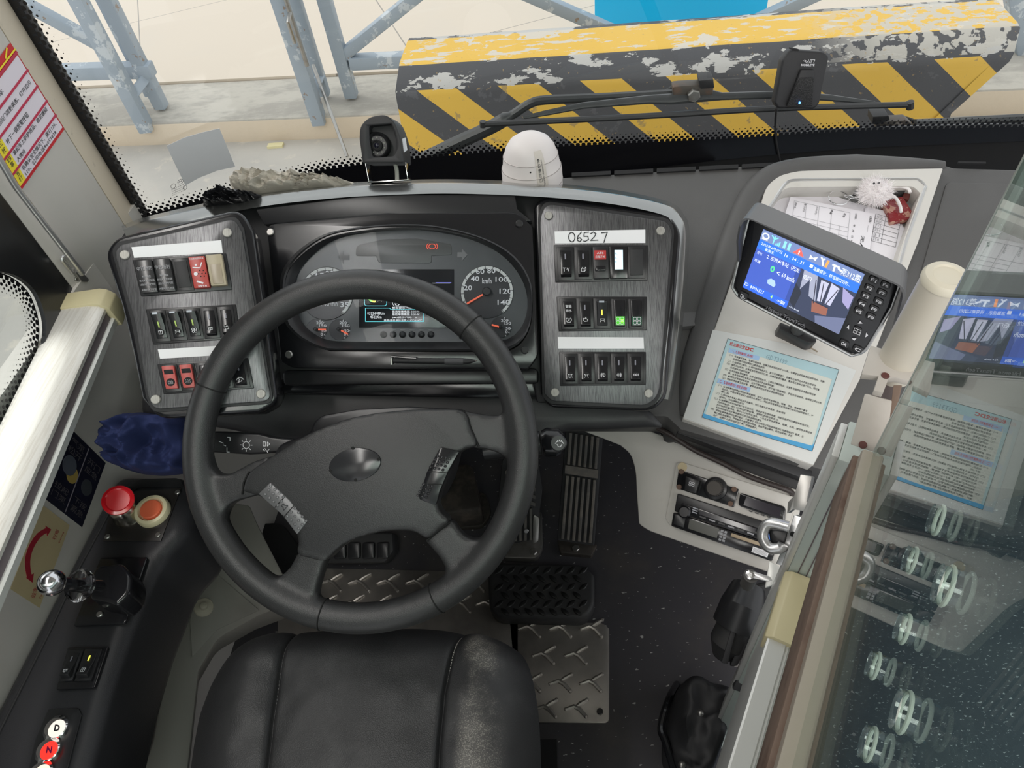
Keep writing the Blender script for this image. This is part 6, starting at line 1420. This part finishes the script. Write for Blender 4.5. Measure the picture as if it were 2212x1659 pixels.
# wipers (outside)
rub = plain('wiper_rubber', (.035, .035, .037), .5); arm_ = plain('wiper_arm', (.045, .048, .05), .35, dirt=(30, .5, .4, (.09, .09, .09)))
def og(x, y, h=-.03): return GL(x, y, h)
def path(pts, h): return [og(x, y, h) for x, y in pts]
w_ = empty('windshield_wiper', 'long black wiper blade and cranked arm across the barrier view', 'wiper')
MB().tube(path([(1043, 268), (1150, 263), (1300, 256), (1480, 246), (1600, 238), (1740, 232), (1850, 229), (1967, 226)], -.015), .0055, 8).build('wiper_blade', rub, w_, smooth=True)
MB().tube(path([(1043, 262), (1043, 274)], -.015), .006, 8).build('blade_end', rub, w_); MB().tube(path([(1966, 220), (1966, 234)], -.015), .007, 8).build('blade_end', rub, w_)
MB().tube(path([(1130, 254), (1180, 244), (1260, 228), (1400, 215), (1450, 214), (1540, 206), (1560, 208), (1700, 204), (1790, 211), (1890, 222)], -.030), [.003, .005, .006, .008, .010, .010, .007, .007, .006, .003], 8, flat=.5).build('blade_bridge', arm_, w_, smooth=True)
MB().tube([tuple(v) for v in spline(path([(900, 350), (985, 310), (1060, 275), (1110, 246), (1145, 224), (1180, 216), (1300, 211), (1450, 203)], -.055), 5, False)], [.013]*14+[.0085]*22, 10).build('wiper_arm', arm_, w_, smooth=True)
GO = Pl(GL(1500, 200, -.04), (0, -1, 0))
slab('pivot_block', [(1453, 188, 4), (1468, 186), (1530, 182), (1542, 190), (1538, 212, 4), (1455, 218, 4)], GO, -.01, .012, plain('pivot_rust', (.075, .065, .055), .55, dirt=(40, .5, .7, (.15, .08, .05))), w_, bev=.003)
slab('nozzle_clip', [(1510, 174, 2), (1541, 171, 2), (1543, 190, 2), (1513, 192, 2)], GO, -.01, .02, M['black_matte'], w_, bev=.002)
disc('pivot_nut', (1498, 203), GO, .012, .012, .022, M['steel'], w_, bev=.002, seg=6)
MB().tube([tuple(v) for v in spline(path([(1425, 208), (1445, 194), (1475, 180), (1515, 178)], -.09), 5, False)], .004, 8).build('washer_hose', M['rubber'], w_, smooth=True)
w_ = empty('windshield_wiper', 'second wiper with rusty pivot block at the far right over the black band', 'wiper')
MB().tube(path([(1700, 293), (1780, 285), (1880, 284), (2000, 280), (2120, 276), (2300, 272)], -.02), [.003, .006, .009, .009, .008, .007], 8, flat=.6).build('blade_bridge', arm_, w_, smooth=True)
MB().tube(path([(1975, 270), (2030, 268), (2120, 263), (2300, 254)], -.05), .011, 10).build('wiper_arm', arm_, w_, smooth=True)
GO2 = Pl(GL(1930, 262, -.05), (0, -1, 0))
slab('pivot_block', [(1892, 264, 4), (1960, 260, 4), (1978, 278, 4), (1960, 284), (1895, 284, 4)], GO2, -.01, .012, bpy.data.materials['pivot_rust'], w_, bev=.003)
slab('nozzle_clip', [(1886, 252, 2), (1920, 250, 2), (1922, 260), (1894, 270), (1884, 268)], GO2, -.01, .02, M['black_matte'], w_, bev=.002)
disc('pivot_nut', (1936, 274), GO2, .011, .012, .02, bpy.data.materials['pivot_rust'], w_, bev=.002, seg=6)
MB().tube([tuple(v) for v in spline(path([(1918, 254), (1950, 254), (1975, 262), (1990, 272)], -.07), 5, False)], .0035, 8).build('washer_hose', M['rubber'], w_, smooth=True)
# ================================================================ cameras on the hood
cm = empty('dash_camera', 'black arched camera with ringed lens on a chrome U bracket above the hood', 'camera')
KP = Pl(T(822, 318, 1.07), (-.02, -.80, .60))
fr_o = [(776, 300), (777, 272, 14), (797, 252, 16), (833, 247, 18), (852, 262, 16), (866, 300, 12), (872, 352, 5), (783, 353, 5)]
cbody = slab('camera_body', fr_o, KP, -.05, .0, M['black_matte'], cm, bev=.004, seg=3)
cut(cbody, MB().prism([KP(x, y, .02) for x, y in rp([(788, 268, 6), (838, 263, 6), (848, 300, 4), (846, 335, 8), (796, 338, 8), (789, 300)])], KP.n*-.036).build('c', None))
MB().lathe(KP(819, 316, -.018), KP.n, [(.0185, -.01), (.0185, .012), (.0165, .016), (.0145, .013), (.0135, .009), (.003, .009)], 32).build('lens_ring', M['black_satin'], cm, smooth=True)
mm = MB(); lq = KP(819, 316, -.018)+KP.n*.0092; u_ = KP.n.orthogonal().normalized(); v_ = KP.n.cross(u_)
for k in range(10): a = k*PI/5; mm.ball(lq+(u_*math.cos(a)+v_*math.sin(a))*.0108, .0014, 5)
mm.build('infrared_leds', plain('ir_led', (.35, .35, .32), .3), cm, smooth=True)
MB().lathe(lq, KP.n, [(.0078, 0), (.0078, .004), (.006, .0055), (.0055, .004), (.002, .004)], 24).build('lens_barrel', M['dark_deep'], cm, smooth=True)
MB().ball(lq+KP.n*.0015, .0045, 10).build('lens_glass', plain('lens_black', (.01, .01, .02), .04), cm, smooth=True)
sv = (KP(872, 320)-KP(852, 262)).normalized(); 
for x0, y0, x1, y1 in ((793, 352, 801, 396), (878, 350, 884, 388)):
    a = KP(x0, y0, -.022); b = KP(x1, y1, -.022); MB().box((a+b)/2, (KP.n, (b-a), KP.n.cross((b-a).normalized())), (.010, (b-a).length/2, .0008)).build('bracket_arm', M['chrome'], cm, bevel=.0004)
a = KP(799, 395, -.022); b = KP(886, 389, -.022); MB().box((a+b)/2, ((b-a), KP.n, KP.n.cross((b-a).normalized())), ((b-a).length/2, .012, .0008)).build('bracket_foot', M['chrome'], cm, bevel=.0004)
MB().tube([tuple(v) for v in spline([KP(853, 352, -.03), KP(857, 368, -.03), KP(858, 392, -.03)], 5, False)], .003, 8).build('camera_cable', plain('cable_grey', (.42, .42, .38), .5), cm, smooth=True)
slab('side_label', [(869, 300), (876, 297), (880, 324), (872, 330)], Pl(KP(872, 315, -.01), (.75, -.55, .38)), 0, .0008, M['paper_grey'], cm)
dm = empty('dome_camera', 'white bullet-shaped dome camera with a paper seal label on the dashboard hood', 'camera')
db = T(1151, 398, 1.12); da = Vector((-.0, .1, .99)).normalized()
pf = [(.045, -.006), (.0455, .008), (.045, .026), (.0435, .031), (.0425, .033), (.0405, .048), (.0395, .0485), (.036, .060), (.029, .070), (.018, .077), (.005, .080)]
MB().lathe(db, da, pf, 48).build('dome_shell', M['white_pl'], dm, smooth=True)
for h_, r_ in ((.008, .0457), (.030, .0442), (.0483, .0406)):
    u_ = da.orthogonal().normalized(); v_ = da.cross(u_); MB().tube([db+da*h_+(u_*math.cos(k*PI/24)+v_*math.sin(k*PI/24))*r_ for k in range(48)], .0004, 6, closed=True).build('shell_joint', plain('joint_grey', (.3, .27, .26), .6), dm)
dvw = (CAM-db); dvw -= da*dvw.dot(da); dvw.normalize(); dsd = da.cross(dvw)
def dome_pt(a, h, e=.0006):
    for (r0_, h0_), (r1_, h1_) in zip(pf, pf[1:]):
        if h0_ <= h <= h1_: r = r0_+(r1_-r0_)*(h-h0_)/(h1_-h0_); break
    return db+da*h+(dvw*math.cos(a)+dsd*math.sin(a))*(r+e)
def sgn(a): return dome_pt(a, .05)
ks = 1 if (ROT.inverted()@(sgn(.5)-CAM)).x > (ROT.inverted()@(sgn(0)-CAM)).x else -1
vs, fs = sheet(lambda i, j: dome_pt(ks*(.16+i*.07), .010+j*.0052), range(6), range(12))
lb = MB().add(vs, fs).build('seal_label', plain('label_paper', (.62, .57, .52), .6), dm, smooth=True)
class CurvQ:
    n = dvw
    def at(s, u, v, h=0): return dome_pt(ks*(.20+u*.26), .016+(1-v)*.044, .0009)
cq = CurvQ(); m = MB()
vs_, fs_2 = text_data('已封请勿动', 1, .01); x1 = max(v.x for v in vs_); y1 = max(v.y for v in vs_)
m.add([cq.at((1-v.y/y1)*.4 if False else .1+(1-v.y/y1)*.35, 1-(v.x/x1)*.75-.2) for v in vs_], fs_2)
vs_, fs_2 = text_data('遇见紧急情况请查看操作说明书', 1, 0); x1 = max(v.x for v in vs_); y1 = max(v.y for v in vs_)
m.add([cq.at(.62+(1-v.y/y1)*.2, 1-(v.x/x1)*.8-.1) for v in vs_], fs_2)
m.build('label_text', M['dark_ink'], lb)
mm = MB()
for a, h in ((-.05, .041), (-.28, .020)): mm.ball(dome_pt(ks*a, h, 0), .0013, 6)
mm.build('pin_holes', M['dark_deep'], dm)
sl_ = dome_pt(ks*-.22, -.003, -.001); MB().box(sl_, (dsd, dvw, da), (.004, .002, .004)).build('base_notch', M['dark_deep'], dm)
# ================================================================ cloths
def cloth(name, outl, P, h, mat, label, cat, seed, fs1=18, amp=.02):
    th = empty(name, label, cat)
    def nz(w, s_):
        q = w+Vector((seed, 0, 0)); d_ = noise.noise_vector(q*fs1*.7)*.035; a = noise.noise((q+d_)*fs1*1.5); b = noise.noise((q+d_*1.5)*fs1*3.2); c_ = noise.noise(q*fs1*7)
        f = min(1, (1-s_)*6)
        return f*(amp*((1-abs(a)*2.6)*.8)+amp*.5*(1-abs(b)*2.4)+amp*.12*c_)
    pr = [(1, -h*.9), (.99, -h*.5), (.96, -h*.1)]+[(.96*(1-k/34), h*min(1, .3+.09*k)) for k in range(1, 33)]
    dome('cloth', outl, P, pr, mat, th, nz, h*1.2, None, 14); return th
bl = empty; cloth('blue_cloth', [(248, 915), (290, 892), (345, 896), (400, 905), (402, 1000), (386, 1019), (330, 1026), (285, 1018), (250, 1000), (244, 950)], Pl(T(320, 960, 1.16), (.1, -.5, .86)), .03, M['navy'], 'crumpled navy blue cloth stuffed beside the console under the left switch panel', 'cloth', 1.3, 16, .032)
cloth('work_glove', [(497, 396), (508, 380), (530, 371), (560, 374), (585, 384), (612, 380), (640, 376), (680, 383), (730, 388), (765, 396), (740, 410), (640, 416), (560, 424), (512, 415)], Pl(T(620, 398, 1.15), (0, -.6, .8)), .02, M['rag'], 'crumpled dirty beige work gloves behind the hood by the windshield', 'gloves', 4.1, 30, .014)
cloth('plastic_bag', [(440, 446), (452, 424), (472, 408), (500, 408), (530, 416), (570, 424), (545, 440), (480, 448)], Pl(T(500, 428, 1.12), (0, -.6, .8)), .010, M['black_gloss'], 'scrunched shiny black plastic bag left of the beige gloves', 'bag', 9.2, 40, .014)
# ================================================================ left pillar poster, rod and wall stickers
TP = Pl(cr, (Vector((cr.y-we.y, we.x-cr.x, 0)).normalized())); 
if TP.n.dot(CAM-cr) < 0: TP.n = -TP.n
ps = empty('safety_poster', 'red and white emergency steps poster with yellow column on the left pillar', 'poster')
PQ = Q(TP, (-70, 214), (22, 92), (139, 279), (47, 409), .001)
PQ.box('poster_sheet', 0, 0, 1, 1, 0, .0004, plain('poster_red', (.55, .02, .03), .4), ps)
PQ.box('white_area', .12, .125, .985, .965, .0004, .0007, plain('poster_white', (.74, .68, .76), .45), ps)
PQ.box('yellow_column', .0, .125, .12, .965, .0004, .0007, M['yellow_ink'], ps)
PQ.lines('row_line', [[(0, v), (1, v)] for v in (.295, .475, .65, .82)]+[[(0, .10), (1, .10)]], .003, plain('row_red', (.5, .03, .08), .4), ps, .0010)
PQ.lines('gold_line', [[(0, .07), (1, .07)], [(.9, .0), (.8, .05)]], .002, M['yellow_ink'], ps, .0011)
m = MB()
for s_, u0, v0, u1, v1 in (('在确认安全情况下，拨打120、', .15, .845, .93, .893), ('110、公司电话86053838', .15, .905, .86, .950), ('拿起车上防护用品，稳定嫌疑', .15, .67, .93, .72), ('人情绪', .15, .745, .32, .79), ('按下一键报警按钮', .15, .535, .64, .59), ('打开前后门疏散乘客，打开双闪', .05, .36, .93, .41), ('靠边停车', .15, .19, .5, .24), ('五', .03, .84, .09, .88), ('打', .03, .89, .09, .935), ('四', .03, .67, .09, .71), ('拿', .03, .72, .09, .77), ('三', .03, .50, .09, .54), ('按', .03, .56, .09, .61)): txt_into(m, s_, PQ.sub(u0, v0, u1, v1), .0011, .005, 1)
m.build('poster_text', M['dark_ink'], ps)
rdn = empty('curtain_rod', 'thin silver rod held by a hooked bracket beside the poster on the left pillar', 'rod')
MB().tube([TP(-10, 330, .022), TP(33, 402, .022), TP(178, 592, .014)], .0042, 12).build('rod', M['silver'], rdn, smooth=True)
slab('rod_mount', [(168, 577, 3), (193, 604, 3), (190, 609), (178, 609, 3), (164, 590)], TP, 0, .006, M['steel'], rdn, bev=.001)
MB().tube([tuple(v) for v in spline([TP(157, 590, .003), TP(140, 570, .006), TP(134, 560, .008), TP(140, 556, .008), TP(158, 576, .008)], 5, False)], .0028, 8).build('hook', M['silver'], rdn, smooth=True)
disc('mount_screw', (163, 603), TP, .0032, 0, .003, M['steel'], rdn, bev=.0008, seg=12)
sk = empty('button_sticker', 'black wall sticker with drawings of the yellow and grey pull knob', 'sticker')
KQ2 = Q(WL, (155, 928), (228, 1000), (177, 1139), (98, 1078), .0005)
KQ2.box('sticker_film', 0, 0, 1, 1, 0, .0004, plain('sticker_black', (.012, .013, .028), .3), sk)
KQ2.lines('sticker_rule', [[(.5, 0.03), (.5, .97)]], .0018, plain('rule_grey', (.22, .20, .24), .5), sk, .0006)
KQ2.poly('drawn_knob', [(.23+.17*math.cos(t*PI/12), .42+.13*math.sin(t*PI/12)) for t in range(24)], .0004, .0007, plain('knob_slate', (.10, .11, .14), .4), sk)
KQ2.poly('drawn_ring', [(.36+.14*math.cos(t*PI/12), .50+.11*math.sin(t*PI/12)) for t in range(24)], .0004, .0006, plain('ring_ochre', (.42, .30, .08), .4), sk)
KQ2.poly('drawn_knob', [(.77+.14*math.cos(t*PI/12), .50+.11*math.sin(t*PI/12)) for t in range(24)], .0004, .0006, plain('knob_dim', (.05, .055, .065), .4), sk)
m = MB()
for s_, u0, v0, u1, v1 in (('气泵', .06, .06, .42, .16), ('松开', .06, .18, .42, .28), ('拉起', .06, .70, .42, .79), ('门泵', .06, .82, .42, .91), ('开门', .58, .12, .92, .22), ('应急', .58, .24, .92, .33), ('下按', .58, .70, .92, .79), ('紧急', .58, .82, .92, .91)): txt_into(m, s_, KQ2.sub(u0, v0, u1, v1), .0007, 0, 1)
m.build('sticker_text', plain('text_dim', (.10, .09, .10), .5), sk)
sk = empty('brake_sticker', 'beige wall sticker with a curved red double arrow for the hand brake', 'sticker')
BQ2 = Q(WL, (92, 1091), (150, 1135), (85, 1313), (22, 1272), .0005)
BQ2.box('sticker_film', 0, 0, 1, 1, 0, .0004, plain('sticker_beige', (.50, .41, .24), .45, dirt=(12, .5, .3, (.40, .32, .18))), sk)
def bp(x, y):    # pixel in the photo zoom to sticker coordinates
    A, B, D = (92, 1091), (150, 1135), (22, 1272); ux, uy = B[0]-A[0], B[1]-A[1]; vx, vy = D[0]-A[0], D[1]-A[1]; dx_, dy_ = x-A[0], y-A[1]; det = ux*vy-uy*vx; return ((dx_*vy-dy_*vx)/det, (ux*dy_-uy*dx_)/det)
ac = [(100, 1146), (82, 1158), (66, 1182), (58, 1206), (57, 1228), (60, 1248)]; sp2 = [tuple(v) for v in spline(ac, 4, False)]
nr_ = []
for i_, p in enumerate(sp2):
    t_ = (Vector(sp2[min(i_+1, len(sp2)-1)])-Vector(sp2[max(i_-1, 0)])).normalized(); nr_.append((p[0]-t_.y*5.2, p[1]+t_.x*5.2, p[0]+t_.y*5.2, p[1]-t_.x*5.2))
BQ2.poly('curved_arrow', [bp(a, b) for a, b, c, d in nr_]+[bp(c, d) for a, b, c, d in reversed(nr_)], .0004, .0007, plain('arrow_red', (.33, .015, .03), .45), sk)
for tri in ([(96, 1137), (108, 1145), (99, 1160)], [(53, 1250), (69, 1241), (66, 1261)]): BQ2.poly('arrow_head', [bp(*p) for p in tri], .0004, .0008, bpy.data.materials['arrow_red'], sk)
m = MB()
for s_, x, y, dx_, dy_, w in (('行车', 112, 1164, 9, -22, 9), ('Driving', 126, 1172, 9, -24, 4), ('驻车', 66, 1290, 8, -24, 9), ('Park', 84, 1292, 6, -16, 4)):
    L_ = math.hypot(dx_, dy_); nx, ny = -dy_/L_*w, dx_/L_*w; m = MB(); txt_into(m, s_, Q(WL, (x, y), (x+dx_, y+dy_), (x+dx_+nx, y+dy_+ny), (x+nx, y+ny), .0009), .0002, .01, 1)
    m.build('sticker_text', bpy.data.materials['arrow_red'], sk)
# ---------------------------------------------------------------- put every Empty at the base of its thing
bpy.context.view_layer.update()
for e in [o for o in S.objects if o.type == 'EMPTY']:
    pts = []
    for ch in e.children_recursive:
        if ch.type == 'MESH': pts += [ch.matrix_world @ Vector(c) for c in ch.bound_box]
    if not pts: continue
    lo = Vector([min(p[i] for p in pts) for i in range(3)]); hi = Vector([max(p[i] for p in pts) for i in range(3)])
    e.location = ((lo.x+hi.x)/2, (lo.y+hi.y)/2, lo.z)
    for ch in e.children: ch.matrix_parent_inverse = Matrix.Translation(-e.location)
for o in S.objects:
    if o.type == 'MESH' and o.data.materials and o.data.materials[0] is None: o.data.materials.clear()
